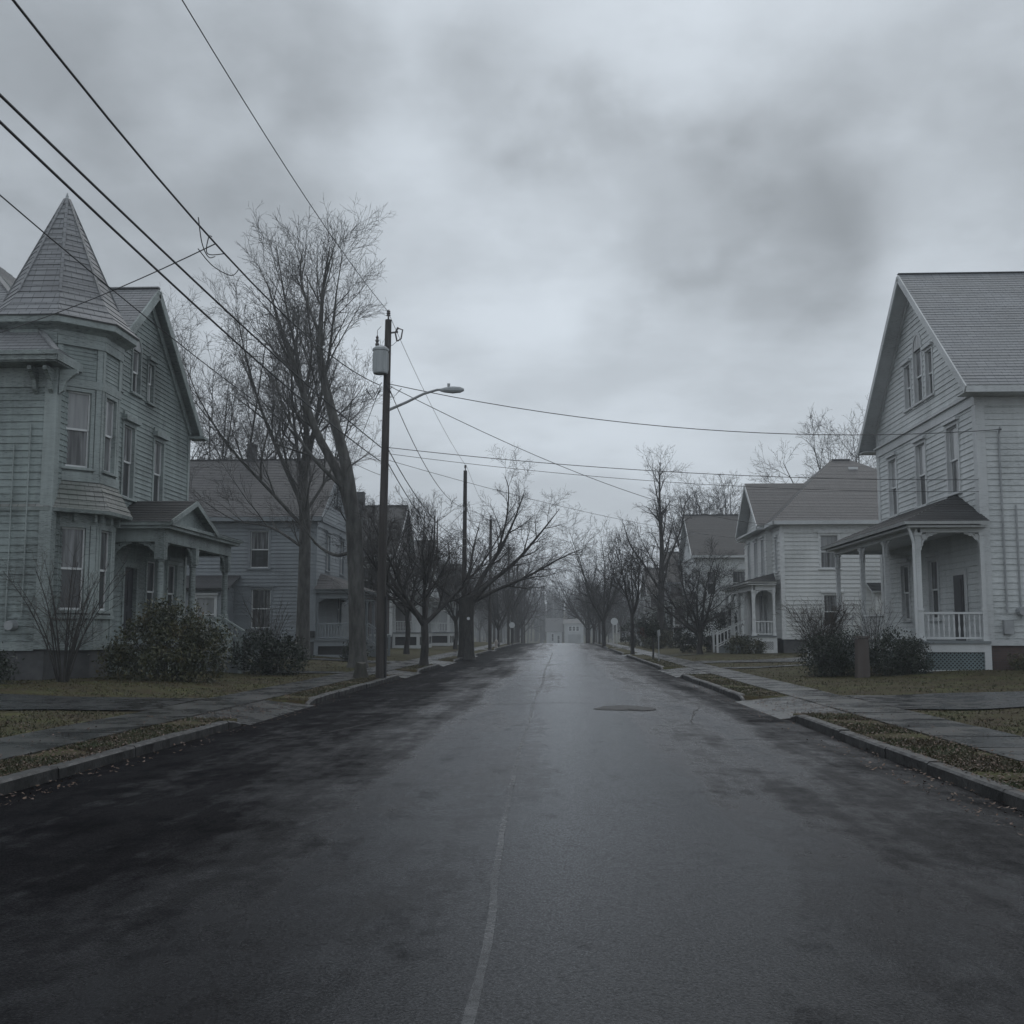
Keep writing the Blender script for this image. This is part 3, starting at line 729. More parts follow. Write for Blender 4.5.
# small street tree on its kerbed island
t = auto_tree(21, 6.9, 2.0, .19, .55, 7, 1.05, .9, .007, ang=46)
t.build('bare_tree', (-5.95, 48.0, .1), 'small dark bare street tree on the kerbed island past the lamp pole')
# big pollarded street tree with limbs reaching over the road
LS = scale_levels(.7, 1.1); LS[0].update(len=2.6, dens=1.7, rch=.05); LS[1].update(rch=.022)
t = Tree(31, LS, .007)
for pts, rr, t0 in (
    ([(0,0,-.15),(0,0,.4),(0,0,2.2),(.0,0,3.4)], [.62,.46,.42,.5], .95),
    ([(.25,0,3.2),(.9,.3,4.6),(1.9,.5,6.2),(2.7,.6,7.9),(3.3,.6,9.6)], [.25,.2,.14,.08,.02], .3),
    ([(.25,0,3.0),(1.2,-.2,4.1),(2.8,-.3,5.4),(4.2,-.4,7.0),(5.3,-.3,8.4)], [.24,.19,.14,.08,.02], .3),
    ([(.3,0,3.1),(1.6,.4,3.8),(3.4,.8,4.6),(5.2,1.0,5.6),(6.5,1.2,6.2)], [.18,.14,.1,.06,.02], .3),
    ([(1.6,.4,5.6),(2.2,.2,7.6),(2.4,-.2,9.4),(2.2,-.2,10.3)], [.12,.08,.05,.02], .1),
    ([(-.25,0,3.0),(-1.5,-.2,4.0),(-2.8,-.4,5.2),(-3.8,-.6,6.6)], [.18,.13,.08,.02], .25),
    ([(0,.1,3.3),(.1,1.0,5),(.3,1.8,6.6),(.6,2.4,8)], [.18,.12,.07,.02], .25),
    ):
    t.limb(pts, rr if rr[0] > .3 else [q * .68 for q in rr], 0, t0)
t.build('bare_tree', (-5.35, 62.5, .1), 'thick trunked bare street tree with long limbs sweeping out over the road')

# stump on the verge
mb = MB(); prof = []
n = 14; rg = random.Random(4)
pr = [(0, .30), (.08, .25), (.25, .2), (.42, .17), (.5, .155)]
rings = [[(r * (1 + .12 * math.sin(3*a + 1) + .08 * math.sin(5*a)) * math.cos(a), r * (1 + .12 * math.sin(3*a + 1) + .08 * math.sin(5*a)) * math.sin(a), z + .03 * math.sin(2*a) * (z > .4)) for a in [2*math.pi*i/n for i in range(n)]] for z, r in pr]
for a, b in zip(rings[:-1], rings[1:]):
    for i in range(n): j = (i+1) % n; mb.face([V(a[i]) + V((-6.45, 35.4, .08)), V(a[j]) + V((-6.45, 35.4, .08)), V(b[j]) + V((-6.45, 35.4, .08)), V(b[i]) + V((-6.45, 35.4, .08))])
mb.face([V(p) + V((-6.45, 35.4, .08)) for p in rings[-1]])
tag(mb.build('tree_stump', M['barkmoss'], smooth=True), 'low mossy tree stump on the left verge beside the lamp pole', 'stump')

# trees on the right and behind the houses
LT = scale_levels(.9, .9); LT[0].update(len=5.2, ang=40, dens=1.5, t0=.3, taper=.6, rch=.09)
t = Tree(41, LT, .010)
t.limb([(0,0,-.1),(0,0,.4),(.1,0,4),(.25,.1,8),(.1,0,12),(.2,0,15.4)], [.45,.32,.28,.2,.11,.02], 0, .3)
t.limb([(.1,0,4.6),(-1.2,.3,6.8),(-2.4,.4,8.6),(-2.9,.4,10.4)], [.12,.09,.06,.02], 1, .2)
t.limb([(.2,0,6.0),(1.2,.3,8.2),(2.0,.4,10.2),(2.3,.4,12.4)], [.12,.09,.06,.02], 1, .2)
t.build('bare_tree', (8.2, 92, .25), 'tall slender bare tree rising above the right walk before the dark gabled houses')
auto_tree(43, 5.8, 1.3, .17, .55, 8, 1.15, .85, .009, ang=50).build('bare_tree', (8.75, 70.5, .25), 'low wide bare tree on the lawn beside the white porch with stair rails')
auto_tree(45, 7.5, 3.0, .13, .6, 5, .8, .7, .01, ang=24).build('bare_tree', (4.75, 74, .1), 'thin young bare street tree on the right verge near the round sign')
auto_tree(47, 17.5, 5.5, .32, 1.1, 7, 1.0, .8, .012, ang=34).build('bare_tree', (23.6, 88, .3), 'bare tree showing above the roof between the two white houses')
auto_tree(49, 18.5, 7.5, .32, 1.0, 8, 1.0, .8, .014, ang=26).build('bare_tree', (20.0, 132, .3), 'bare tree above the right end of the charcoal roof')
auto_tree(50, 17.0, 7.0, .3, 1.0, 8, 1.1, .8, .014, ang=30).build('bare_tree', (15.3, 128, .3), 'bare tree above the left end of the charcoal roof')
auto_tree(51, 20, 5.0, .3, 1.3, 11, 1.1, 1.1, .010, ang=34).build('bare_tree', (-22.5, 72, .3), 'wide hazy bare tree behind the chimney of the blue grey house', twig='twigpale')
auto_tree(53, 8.5, 2.6, .18, .65, 5, 1.1, .6, .010, ang=42).build('bare_tree', (-9.8, 70, .2), 'rounded bare tree in the yard left of the second pole')
auto_tree(54, 9.5, 3.0, .18, .7, 5, 1.1, .6, .010, ang=36).build('bare_tree', (-13.2, 75, .2), 'dense bare tree hiding the dark brown house front')
auto_tree(55, 8.0, 2.5, .18, .65, 6, 1.15, .85, .012, ang=42).build('bare_tree', (-8.6, 90, .2), 'bare yard tree before the far white porch')

# far rows: three kinds, many individuals
def dup_tree(root, loc, rz, sc, label, group):
    r = root.copy(); COL.objects.link(r); r.location = loc; r.rotation_euler = (0, 0, rz); r.scale = (sc, sc, sc)
    r['label'] = label; r['group'] = group
    for ch in root.children:
        c = ch.copy(); COL.objects.link(c); c.parent = r
    return r
far_l = 'hazy bare tree in the tangled rows along the far end of the street'
far_g = 'bare trees lining the far end of the street'
protos = [auto_tree(61, 13.5, 3.6, .26, 1.05, 6, 1.15, .6, .014, ang=36), auto_tree(63, 12.0, 4.6, .22, .95, 6, 1.0, .65, .014, ang=26), auto_tree(65, 15.5, 4.2, .28, 1.2, 7, 1.25, .55, .014, ang=40)]
rg = random.Random(77)
spots = [(4.2, 109), (4.3, 124), (4.2, 142), (4.1, 163), (9.5, 176), (4.3, 184), (12, 190), (6.5, 205), (18, 205), (9, 228), (24, 160), (30, 185), (16, 240), (22, 262), (34, 230),
         (-6.0, 106), (-5.9, 134), (-11, 124), (-14, 150), (-6.0, 158), (-10, 166), (-6.2, 176), (-15, 182), (-8, 196), (-19, 204), (-12, 222), (-24, 170), (-30, 150), (-18, 244), (-26, 262), (-36, 216), (-32, 118), (-26, 132), (-10, 262), (12, 282), (-20, 300), (28, 300)]
pr_objs = []
for i, (x, y) in enumerate(spots):
    k = i % 3; loc = (x, y, gz(x, y) - .1); sc = rg.uniform(.5, .95) if y < 175 else rg.uniform(.7, 1.1)
    if len(pr_objs) < 3:
        o = protos[k].build('bare_tree', loc, far_l, far_g, twig='twig'); o.scale = (sc,) * 3; o.rotation_euler = (0, 0, rg.uniform(0, 6)); pr_objs.append(o)
    else: dup_tree(pr_objs[k], loc, rg.uniform(0, 6.28), sc, far_l, far_g)

# far-off wood beyond the last houses: one mass
P = []
rg = random.Random(91)
tw = Tree(70, [LV(1.5, .08, .05, 1.2, 3.6, 42, .10, .15), LV(1.0, .1, .04, 1.6, 1.8, 42, .06), LV(.8, .1, .03, 0, 1, 40, .04)], .05)
for i in range(760):
    x = rg.uniform(-60, 70) if i % 3 else rg.uniform(-220, 220); y = rg.uniform(412, 560); h = rg.uniform(13, 19)
    tw.limb([(x, y, gz(x, y)), (x + rg.uniform(-.4, .4), y, gz(x, y) + h * .5), (x + rg.uniform(-1, 1), y, gz(x, y) + h)], [.34, .24, .06], 0, .12)
v, q = tubes_np(tw.wood + tw.twigs)
o = np_mesh('treeline', v, q, M['twig']); tag(o, 'far-off bare wood closing the end of the street', kind='stuff')

# ------------------------------------------------------------------ leaf-clump shrubs and twiggy shrubs
def leaf_cloud(blobs, n, size, seed, jitter=.12):
    """leaf faces spread through lumpy ellipsoids (cx,cy,cz,rx,ry,rz)"""
    rg = np.random.default_rng(seed); out = []
    w = np.array([b[3] * b[4] * b[5] for b in blobs]) ** .67; w = (w / w.sum() * n).astype(int)
    for b, k in zip(blobs, w):
        nc = max(6, k // 28)
        u = rg.normal(size=(nc, 3)); u /= np.linalg.norm(u, axis=1, keepdims=True)
        rr = rg.uniform(.45, 1.05, (nc, 1)) ** .6
        cc = np.array(b[:3]) + u * rr * np.array(b[3:])
        idx = rg.integers(0, nc, k)
        out.append(cc[idx] + rg.normal(size=(k, 3)) * jitter)
    c = np.concatenate(out); k = len(c)
    a = rg.normal(size=(k, 3)); a[:, 2] += .3; a /= np.linalg.norm(a, axis=1, keepdims=True)
    t = rg.normal(size=(k, 3)); bq = np.cross(a, t); bq /= np.linalg.norm(bq, axis=1, keepdims=True)
    s = size * rg.uniform(.6, 1.3, (k, 1))
    v = np.stack([c - a * s, c + bq * s * .42 - a * s * .1, c + a * s, c - bq * s * .42 + a * s * .1], 1)
    return v.reshape(-1, 3), np.arange(k * 4).reshape(-1, 4)

def shrub(name, loc, label, blobs, n, size, m, seed, stems=7, hstem=1.0, group=None):
    o = empty(name, loc, label, 'shrub', group)
    v, q = leaf_cloud(blobs, n, size, seed); np_mesh('foliage', v, q, M[m], o, smooth=False)
    rg = random.Random(seed); P = []
    for i in range(stems):
        b = rg.choice(blobs); e = V((b[0] + rg.uniform(-.5, .5) * b[3], b[1] + rg.uniform(-.5, .5) * b[4], b[2] + b[5] * rg.uniform(-.2, .5)))
        s0 = V((b[0] * .4 + rg.uniform(-.2, .2), b[1] * .4 + rg.uniform(-.2, .2), -.05))
        P.append(([tuple(s0), tuple(s0.lerp(e, .5) + V((0, 0, .1))), tuple(e)], [.03, .022, .008], 5))
    v, q = tubes_np(P); np_mesh('stem', v, q, M['bark'], o)
    return o

def twig_shrub(name, loc, label, seed, n, H, spread, rbase, k, twig='twigbrown', fine=1.0, rmin=.005):
    t = Tree(seed, [LV(.45*k, .09, .04, 3.2*fine/k, 1.0*k, 36, .011*k, .25), LV(.3*k, .1, .05, 4.2*fine/k, .55*k, 38, .007*k, .15), LV(.25*k, .1, .03, 0, .3, 30, .005)], rmin); rg = t.rg
    for i in range(n):
        a = 2 * math.pi * i / n + rg.uniform(-.5, .5); o = spread * rg.uniform(.35, 1); h = H * rg.uniform(.75, 1)
        r = rg.uniform(.05, .3)
        t.limb([(math.cos(a) * r * .4, math.sin(a) * r * .4, -.05), (math.cos(a) * (r * .4 + o * .22), math.sin(a) * (r * .4 + o * .22), h * .35), (math.cos(a) * o * .6, math.sin(a) * o * .6, h * .7), (math.cos(a) * o, math.sin(a) * o, h)],
               [rbase * rg.uniform(.7, 1.1), rbase * .75, rbase * .45, .006], 0, .25)
    o = empty(name, loc, label, 'shrub')
    v, q = tubes_np(t.wood); np_mesh('stem', v, q, M['bark'], o)
    v, q = tubes_np(t.twigs); np_mesh('crown', v, q, M[twig], o)
    return o
# by the turreted house
twig_shrub('bare_shrub', (-13.05, 28.6, .22), 'bare many-stemmed shrub fanning up before the bay window of the turreted house', 5, 17, 3.3, 1.7, .024, 1.15)
shrub('leafy_shrub', (-10.9, 30.6, .2), 'big rounded leafy green and russet shrub hiding the turreted porch', [(-1.0,.2,.9,.7,.7,.85), (-.55,.1,1.55,.55,.5,.6), (.15,0,1.0,.7,.7,.8), (.35,.1,1.6,.6,.5,.55), (.95,-.1,.75,.6,.7,.75), (1.25,0,1.15,.4,.4,.5), (-1.65,.1,.45,.45,.5,.5), (.1,-.6,.4,1.0,.45,.45), (-.2,0,2.0,.3,.3,.25)], 12500, .055, 'rhodo', 3, stems=16)
shrub('leafy_shrub', (-14.9, 27.2, .2), 'dark low shrub under the siding wall at the left edge', [(-.5,0,.5,.8,.5,.6), (.5,.1,.4,.6,.5,.5)], 3500, .05, 'evergreen', 4)
shrub('leafy_shrub', (-9.9, 37.6, .2), 'dark dense shrub beyond the porch steps of the turreted house', [(-.5,0,.6,.8,.7,.75), (.45,.1,.5,.75,.6,.65)], 6000, .055, 'evergreen', 6)
twig_shrub('bare_shrub', (-10.3, 38.6, .2), 'reddish twiggy shrub rising behind the dark shrub by the steps', 9, 14, 2.6, 1.1, .018, 1.0)
shrub('leafy_shrub', (-9.7, 52.2, .2), 'small dark shrub at the foot of the old two-leader maple', [(0,0,.4,.6,.5,.5)], 1600, .06, 'evergreen', 7)
# before the white gabled house
twig_shrub('bare_shrub', (8.95, 38.6, .2), 'upright hairy bare shrub left of the dark yews', 13, 46, 2.3, 1.25, .014, .85, fine=1.5)
shrub('leafy_shrub', (9.3, 37.3, .2), 'dark dense yew under the hairy bare shrub', [(-.6,0,.55,.75,.7,.75), (.2,0,.6,.7,.7,.75)], 8000, .045, 'evergreen', 15)
shrub('leafy_shrub', (11.0, 36.1, .2), 'dark rounded yew between the brown post and the porch corner', [(-.35,0,.6,.65,.6,.8), (.3,.1,.5,.6,.6,.65)], 8000, .045, 'evergreen', 16)
twig_shrub('bare_shrub', (10.4, 37.4, .25), 'scraggly bare shrub poking above the yews by the porch stairs', 17, 16, 2.4, 1.0, .016, .9)
shrub('leafy_shrub', (15.7, 36.5, .25), 'low brown shrub against the brick foundation at the right edge', [(-.4,0,.25,.8,.35,.35), (.9,0,.22,.7,.35,.3)], 2500, .05, 'rhodo', 18)
# farther right
shrub('leafy_shrub', (10.9, 66.0, .25), 'brownish shrub at the foot of the white house porch', [(-.4,0,.5,.7,.6,.6), (.5,.2,.45,.7,.6,.55)], 3000, .07, 'rhodo', 19)
shrub('leafy_shrub', (9.9, 76.5, .25), 'dark hedge mass behind the low wide bare tree', [(-1.2,0,.9,1.0,.8,1.0), (.4,0,1.3,1.1,.8,1.4), (1.7,.2,1.5,.9,.8,1.6)], 6000, .09, 'evergreen', 20)
shrub('leafy_shrub', (8.4, 90.5, .25), 'rounded brown hedge below the far stair rail', [(-.8,0,.7,1.1,.8,.9), (.8,0,.6,1.0,.8,.8)], 3000, .09, 'rhodo', 21)
shrub('leafy_shrub', (7.6, 104, .25), 'black green conifer hedge by the walk past the round sign', [(-.9,0,1.2,1.2,1,1.4), (.9,0,1.5,1.3,1,1.7), (2.6,0,1.2,1.0,1,1.4)], 5000, .11, 'evergreen', 22)
# ornamental topiary ball on a stem
o = empty('clipped_tree', (4.95, 60, .1), 'small clipped ball tree on a thin stem on the right verge', 'tree')
v, q = leaf_cloud([(0,0,1.55,.5,.5,.48)], 1600, .06, 33, .06); np_mesh('crown', v, q, M['evergreen'], o, smooth=False)
v, q = leaf_cloud([(-.5,.1,1.45,.16,.2,.24)], 160, .06, 34, .06); np_mesh('dead_foliage', v, q, M['rust'], o, smooth=False)
v, q = tubes_np([([(0,0,-.1),(.02,0,.6),(0,0,1.4)], [.06,.05,.04], 6)]); np_mesh('trunk', v, q, M['bark'], o)

# ------------------------------------------------------------------ grass and fallen leaves
def scatter(n, regions, seed):
    rg = np.random.default_rng(seed); out = []
    tot = sum(r[4] for r in regions)
    for x0, x1, y0, y1, w in regions:
        k = int(n * w / tot); u = rg.uniform(0, 1, k)
        y = 1 / (1 / y0 + u * (1 / y1 - 1 / y0)); x = rg.uniform(x0, x1, k)
        out.append(np.stack([x, y], 1))
    return np.concatenate(out), rg
def in_hard(x, y):
    cuts = CUTL if x < 0 else CUTR
    d = KL - x if x < 0 else x - KR
    if d < .14: return True
    if (-7.8 < x < -6.4) or (5.2 < x < 6.5): return True
    if d < 1.2 and any(a - .1 <= y <= b + .1 for a, b in cuts): return True
    if x < -7.7 and (20.2 < y < 24.1 or 50.9 < y < 54.3): return True
    if x > 6.4 and (21.2 < y < 26.0 or 51.4 < y < 55.1): return True
    return False
reg = [(-6.44, -5.64, 7, 60, 3.2), (4.3, 5.23, 7, 60, 3.2), (-18, -7.78, 13, 62, 3.6), (6.47, 19, 13, 62, 3.6)]
xy, rg = scatter(150000, reg, 5)
xy = np.array([p for p in xy if not in_hard(*p) and math.sin(p[0] * 2.1 + math.sin(p[1] * 1.7)) + math.sin(p[1] * 2.7 + p[0]) > -1.1])
z = np.array([gz(*p) for p in xy]); k = len(xy)
base = np.column_stack([xy, z - .01]); a = rg.uniform(0, 6.28, k); hgt = rg.uniform(.02, .06, k); wd = rg.uniform(.006, .014, k) * (1 + xy[:, 1] / 30)
dx = np.column_stack([np.cos(a), np.sin(a), np.zeros(k)]) * wd[:, None]
tip = base + np.column_stack([rg.normal(0, .03, k), rg.normal(0, .03, k), hgt])
v = np.stack([base - dx, base + dx, tip], 1).reshape(-1, 3)
tag(np_mesh('grass', v, np.arange(k * 3).reshape(-1, 3), M['grass'], tri=True, smooth=False), 'short sodden grass on verges and lawns', 'grass', kind='stuff')
reg = [(-6.44, -5.6, 6, 45, 3.0), (4.2, 5.3, 6, 45, 4.2), (-14, -7.7, 13, 45, 2.0), (6.4, 15, 13, 45, 2.2), (3.55, 4.12, 7, 40, .5), (-5.45, -5.0, 8, 40, .3), (5.2, 6.5, 8, 40, .25), (-7.7, -6.5, 8, 40, .25)]
xy, rg = scatter(13000, reg, 9); k = len(xy)
hard = np.array([KL < p[0] < KR for p in xy]); onw = np.array([(-7.75 < p[0] < -6.45) or (5.25 < p[0] < 6.45) for p in xy])
z = np.array([road_z(*p) + .012 if h else gz(*p) + (.035 if w else .02) for p, h, w in zip(xy, hard, onw)])
c = np.column_stack([xy, z]); a = rg.uniform(0, 6.28, k); s = rg.uniform(.010, .03, k)[:, None]
t1 = np.column_stack([np.cos(a), np.sin(a), rg.uniform(-.3, .3, k)]); t2 = np.column_stack([-np.sin(a), np.cos(a), rg.uniform(-.3, .5, k)])
v = np.stack([c - t1 * s, c + t2 * s * .6, c + t1 * s + np.array([0, 0, .012]), c - t2 * s * .6], 1).reshape(-1, 3)
tag(np_mesh('fallen_leaves', v, np.arange(k * 4).reshape(-1, 4), M['leaf'], smooth=False), 'brown fallen leaves scattered over verges and kerbs', 'leaves', kind='stuff')
# ------------------------------------------------------------------ house kit
class WF:                                   # a wall's frame: runs from (x0,y0) to (x1,y1), outside on the right-hand side
    def __init__(s, x0, y0, x1, y1):
        s.p = V((x0, y0, 0)); d = V((x1 - x0, y1 - y0, 0)); s.L = d.length; s.u = d.normalized(); s.n = V((s.u.y, -s.u.x, 0))
    def pt(s, u, d, z): return s.p + s.u * u + s.n * d + V((0, 0, z))
def obox(mb, w, u0, u1, d0, d1, z0, z1, m=0):
    q = [(u0, d1), (u1, d1), (u1, d0), (u0, d0)]
    mb.hexa([w.pt(u, d, z0) for u, d in q], [w.pt(u, d, z1) for u, d in q], m)

def siding(mb, w, z0, z1, ops=(), row=.2, lip=.028, lim=None, u0=0, u1=None):
    """lapped boards with real openings; lim(z) gives the wall's ends at height z"""
    u1 = w.L if u1 is None else u1
    lim = lim or (lambda z: (u0, u1))
    rg = random.Random(int(w.p.x * 10) + 3)
    n = max(1, int(round((z1 - z0) / row))); row = (z1 - z0) / n
    for k in range(n):
        a, b = z0 + k * row, z0 + (k + 1) * row
        lp = lip * rg.uniform(.75, 1.2)
        br = sorted(set([a, b] + [z for o in ops for z in (o[2], o[3]) if a + .004 < z < b - .004]))
        for c, d in zip(br[:-1], br[1:]):
            mid = (c + d) / 2
            (la, ha), (lb, hb) = lim(c), lim(d)
            if hb - lb < .02: continue
            cut = sorted([(o[0], o[1]) for o in ops if o[2] < mid < o[3]])
            spans, x = [], None
            cur = (la, lb)
            for p, q in cut:
                if p > max(cur) + .001: spans.append((cur, (p, p)))
                cur = (q, q)
            if cur[0] < ha - .001: spans.append((cur, (ha, hb)))
            oc, od = lp * (1 - (c - a) / row), lp * (1 - (d - a) / row)
            for (s0, s1), (e0, e1) in spans:
                mb.face([w.pt(s0, oc, c), w.pt(e0, oc, c), w.pt(e1, od, d), w.pt(s1, od, d)])
                if c == a and lp > 0: mb.face([w.pt(s0, -.003, c), w.pt(e0, -.003, c), w.pt(e0, oc, c), w.pt(s0, oc, c)])

def roof_plane(mb, A, B, C, D, course=.2, lip=.013, thick=.11, m=0, mt=1, under=True):
    A, B, C, D = V(A), V(B), V(C), V(D)
    n = (B - A).cross(((C + D) / 2) - A).normalized()
    if n.z < 0: n = -n
    Ls = ((C + D) / 2 - (A + B) / 2).length; k = max(2, int(Ls / course)); rg = random.Random(int(abs(A.x * 7 + A.y * 13)))
    for i in range(k):
        t0, t1 = i / k, (i + 1) / k; lp = lip * rg.uniform(.7, 1.3)
        a, b, c, d = A.lerp(D, t0), B.lerp(C, t0), B.lerp(C, t1), A.lerp(D, t1)
        f = [a + n * lp, b + n * lp, c, d]
        if (c - d).length < 1e-4: f = f[:3]
        mb.face(f, m); mb.face([a - n * .002, b - n * .002, b + n * lp, a + n * lp], m)
    if under:
        q = [A, B, C, D] if (C - D).length > 1e-4 else [A, B, C]
        lo = [p - n * thick for p in q]
        mb.face(lo[::-1], mt)
        for i in range(len(q)):
            j = (i + 1) % len(q); mb.face([lo[i], lo[j], q[j] + n * .001, q[i] + n * .001], mt)

def win(parent, w, u, z, wd, h, ops, trim, upper='glassshade', lower='glass', hood=1, cw=.13, label=None, arch=False, sash='white', single=False):
    a, b = u - wd / 2, u + wd / 2
    ops.append((a, b, z, z + h))
    mb = MB()
    obox(mb, w, a - cw, a, -.1, .05, z - .02, z + h); obox(mb, w, b, b + cw, -.1, .05, z - .02, z + h)
    if not arch:
        obox(mb, w, a - cw, b + cw, -.1, .052, z + h, z + h + cw)
        if hood: obox(mb, w, a - cw - .05, b + cw + .05, -.02, .11 + .04 * hood, z + h + cw, z + h + cw + .06 + .05 * hood)
        if hood > 1: obox(mb, w, a - cw, b + cw, -.02, .08, z + h + cw + .11 , z + h + cw + .3)
    else:
        nseg = 12; ro, ri = wd / 2 + cw, wd / 2; zc = z + h
        P = [(math.cos(math.pi * i / nseg), math.sin(math.pi * i / nseg)) for i in range(nseg + 1)]
        kz = 1.25
        for (c0, s0), (c1, s1) in zip(P[:-1], P[1:]):
            for d0, d1 in ((.05, -.02),):
                mb.face([w.pt(u + ri*c0, d0, zc + ri*s0*kz), w.pt(u + ro*c0, d0, zc + ro*s0*kz), w.pt(u + ro*c1, d0, zc + ro*s1*kz), w.pt(u + ri*c1, d0, zc + ri*s1*kz)])
                mb.face([w.pt(u + ro*c0, d1, zc + ro*s0*kz), w.pt(u + ro*c0, d0, zc + ro*s0*kz), w.pt(u + ro*c1, d0, zc + ro*s1*kz), w.pt(u + ro*c1, d1, zc + ro*s1*kz)])
                mb.face([w.pt(u + ri*c0, d0, zc + ri*s0*kz), w.pt(u + ri*c0, .0, zc + ri*s0*kz), w.pt(u + ri*c1, .0, zc + ri*s1*kz), w.pt(u + ri*c1, d0, zc + ri*s1*kz)])
    o = mb.build('window', M[trim], parent, label)
    mb = MB(); obox(mb, w, a - cw - .05, b + cw + .05, -.1, .12, z - .09, z - .02); mb.build('sill', M[trim], o)
    zm = z + h * .5; s = .045
    mb = MB()
    if single:
        obox(mb, w, a, a + s, -.1, -.045, z, z + h); obox(mb, w, b - s, b, -.1, -.045, z, z + h); obox(mb, w, a + s, b - s, -.1, -.045, z + h - s, z + h); obox(mb, w, a + s, b - s, -.1, -.045, z, z + s)
    else:
        for z0, z1, d in ((z, zm, -.03), (zm, z + h, 0)):
            obox(mb, w, a + .002, a + s, -.1 + d, -.05 + d, z0, z1); obox(mb, w, b - s, b - .002, -.1 + d, -.05 + d, z0, z1)
        obox(mb, w, a + s, b - s, -.14, -.05, zm - .03, zm + .03)
        obox(mb, w, a + s, b - s, -.12, -.08, z, z + .06); obox(mb, w, a + s, b - s, -.09, -.05, z + h - s, z + h)
    mb.build('sash', M[sash], o)
    for nm, z0, z1, d, mm in ((('pane', z, zm, -.115, lower), ('pane', zm, z + h, -.085, upper)) if not single else (('pane', z, z + h, -.085, upper),)):
        mb = MB(); mb.face([w.pt(a, d, z0), w.pt(b, d, z0), w.pt(b, d, z1), w.pt(a, d, z1)])
        if arch and z1 > z + h - .01:
            zc = z + h; mb.face([w.pt(u + wd/2*math.cos(math.pi*i/12), .036, zc + 1.25*wd/2*math.sin(math.pi*i/12)) for i in range(13)])
        mb.build(nm, M[mm], o)
    return o

def door(parent, w, u, z, wd, h, ops, trim):
    a, b = u - wd / 2, u + wd / 2; ops.append((a, b, z, z + h)); cw = .14
    mb = MB()
    obox(mb, w, a - cw, a, -.12, .05, z, z + h); obox(mb, w, b, b + cw, -.12, .05, z, z + h); obox(mb, w, a - cw, b + cw, -.12, .052, z + h, z + h + .16)
    mb2 = MB(); obox(mb2, w, a, b, -.12, -.08, z, z + h)
    for p, q in ((.12, .42), (.5, .92)):
        obox(mb2, w, a + .13, a + wd / 2 - .05, -.085, -.065, z + h * p, z + h * q); obox(mb2, w, a + wd / 2 + .05, b - .13, -.085, -.065, z + h * p, z + h * q)
    o = mb2.build('door', M['door'], parent); mb.build('door_frame', M[trim], o)
    mb = MB(); p = w.pt(b - .1, -.04, z + h * .46); mb.tube([p - w.n * .04, p + w.n * .03], .022, 8); mb.build('handle', M['steel'], o)
    return o

def fret(mb, w, u, d, z, s, r=.55):
    """scroll-sawn porch bracket: two arcs, a strut fan and a drop"""
    for rr, th in ((r, .045), (r * .62, .035)):
        P = [w.pt(u + s * (rr - rr * math.sin(t)), d, z - rr + rr * math.cos(t) * 1.0) for t in [math.pi / 2 * i / 8 for i in range(9)]]
        P = [w.pt(u + s * rr * (1 - math.cos(t)), d, z - rr * (1 - math.sin(t))) for t in [math.pi / 2 * i / 8 for i in range(9)]]
        mb.tube(P, th * .85, 6)
    for t in (.35, .8, 1.2):
        a = w.pt(u + s * r * .62 * (1 - math.cos(t)), d, z - r * .62 * (1 - math.sin(t))); b = w.pt(u + s * r * (1 - math.cos(t)) , d, z - r * (1 - math.sin(t)))
        mb.tube([a, b], .028, 5); mb.tube([b - w.n * .028, b + w.n * .028], .06, 8)
    mb.tube([w.pt(u + s * .02, d, z - .02), w.pt(u + s * r * .30, d, z - r * .30)], .03, 5)
    c = w.pt(u + s * r * .2, d, z - r * .2)
    mb.tube([c - w.n * .03, c + w.n * .03], .085, 8)

def porch_post(parent, x, y, z0, z1, trim, square=.16, turned=False):
    mb = MB(); h = square / 2
    mb.box(x - h*1.35, x + h*1.35, y - h*1.35, y + h*1.35, z0, z0 + .14)
    mb.box(x - h, x + h, y - h, y + h, z0 + .14, z0 + 1.0)
    mb.box(x - h*1.2, x + h*1.2, y - h*1.2, y + h*1.2, z0 + 1.0, z0 + 1.06)
    if turned: mb.lathe(x, y, [(h*.9, z0 + 1.06), (h*.62, z0 + 1.2), (h*.82, z0 + 1.5), (h*.7, z1 - .7), (h*.55, z1 - .62), (h*.9, z1 - .58)], 12)
    else: mb.box(x - h*.85, x + h*.85, y - h*.85, y + h*.85, z0 + 1.06, z1 - .58)
    mb.box(x - h, x + h, y - h, y + h, z1 - .58, z1 - .1); mb.box(x - h*1.3, x + h*1.3, y - h*1.3, y + h*1.3, z1 - .1, z1)
    return mb.build('porch_post', M[trim], parent)

def railing(parent, A, B, h, trim, sp=.16, name='railing', turned=True):
    A, B = V(A), V(B); mb = MB(); L = (B - A).length; d = (B - A).normalized(); z = V((0, 0, 1))
    mb.beam(A + z * h, B + z * h, .09, .07); mb.beam(A + z * .1, B + z * .1, .07, .06)
    n = max(2, int(L / sp))
    for i in range(1, n):
        p = A + (B - A) * i / n
        if turned: mb.lathe(p.x, p.y, [(.022, p.z + .12), (.024, p.z + .25), (.038, p.z + .38), (.02, p.z + h * .62), (.03, p.z + h * .75), (.022, p.z + h - .03)], 6)
        else: mb.box(p.x - .02, p.x + .02, p.y - .02, p.y + .02, p.z + .12, p.z + h - .03)
    return mb.build(name, M[trim], parent)

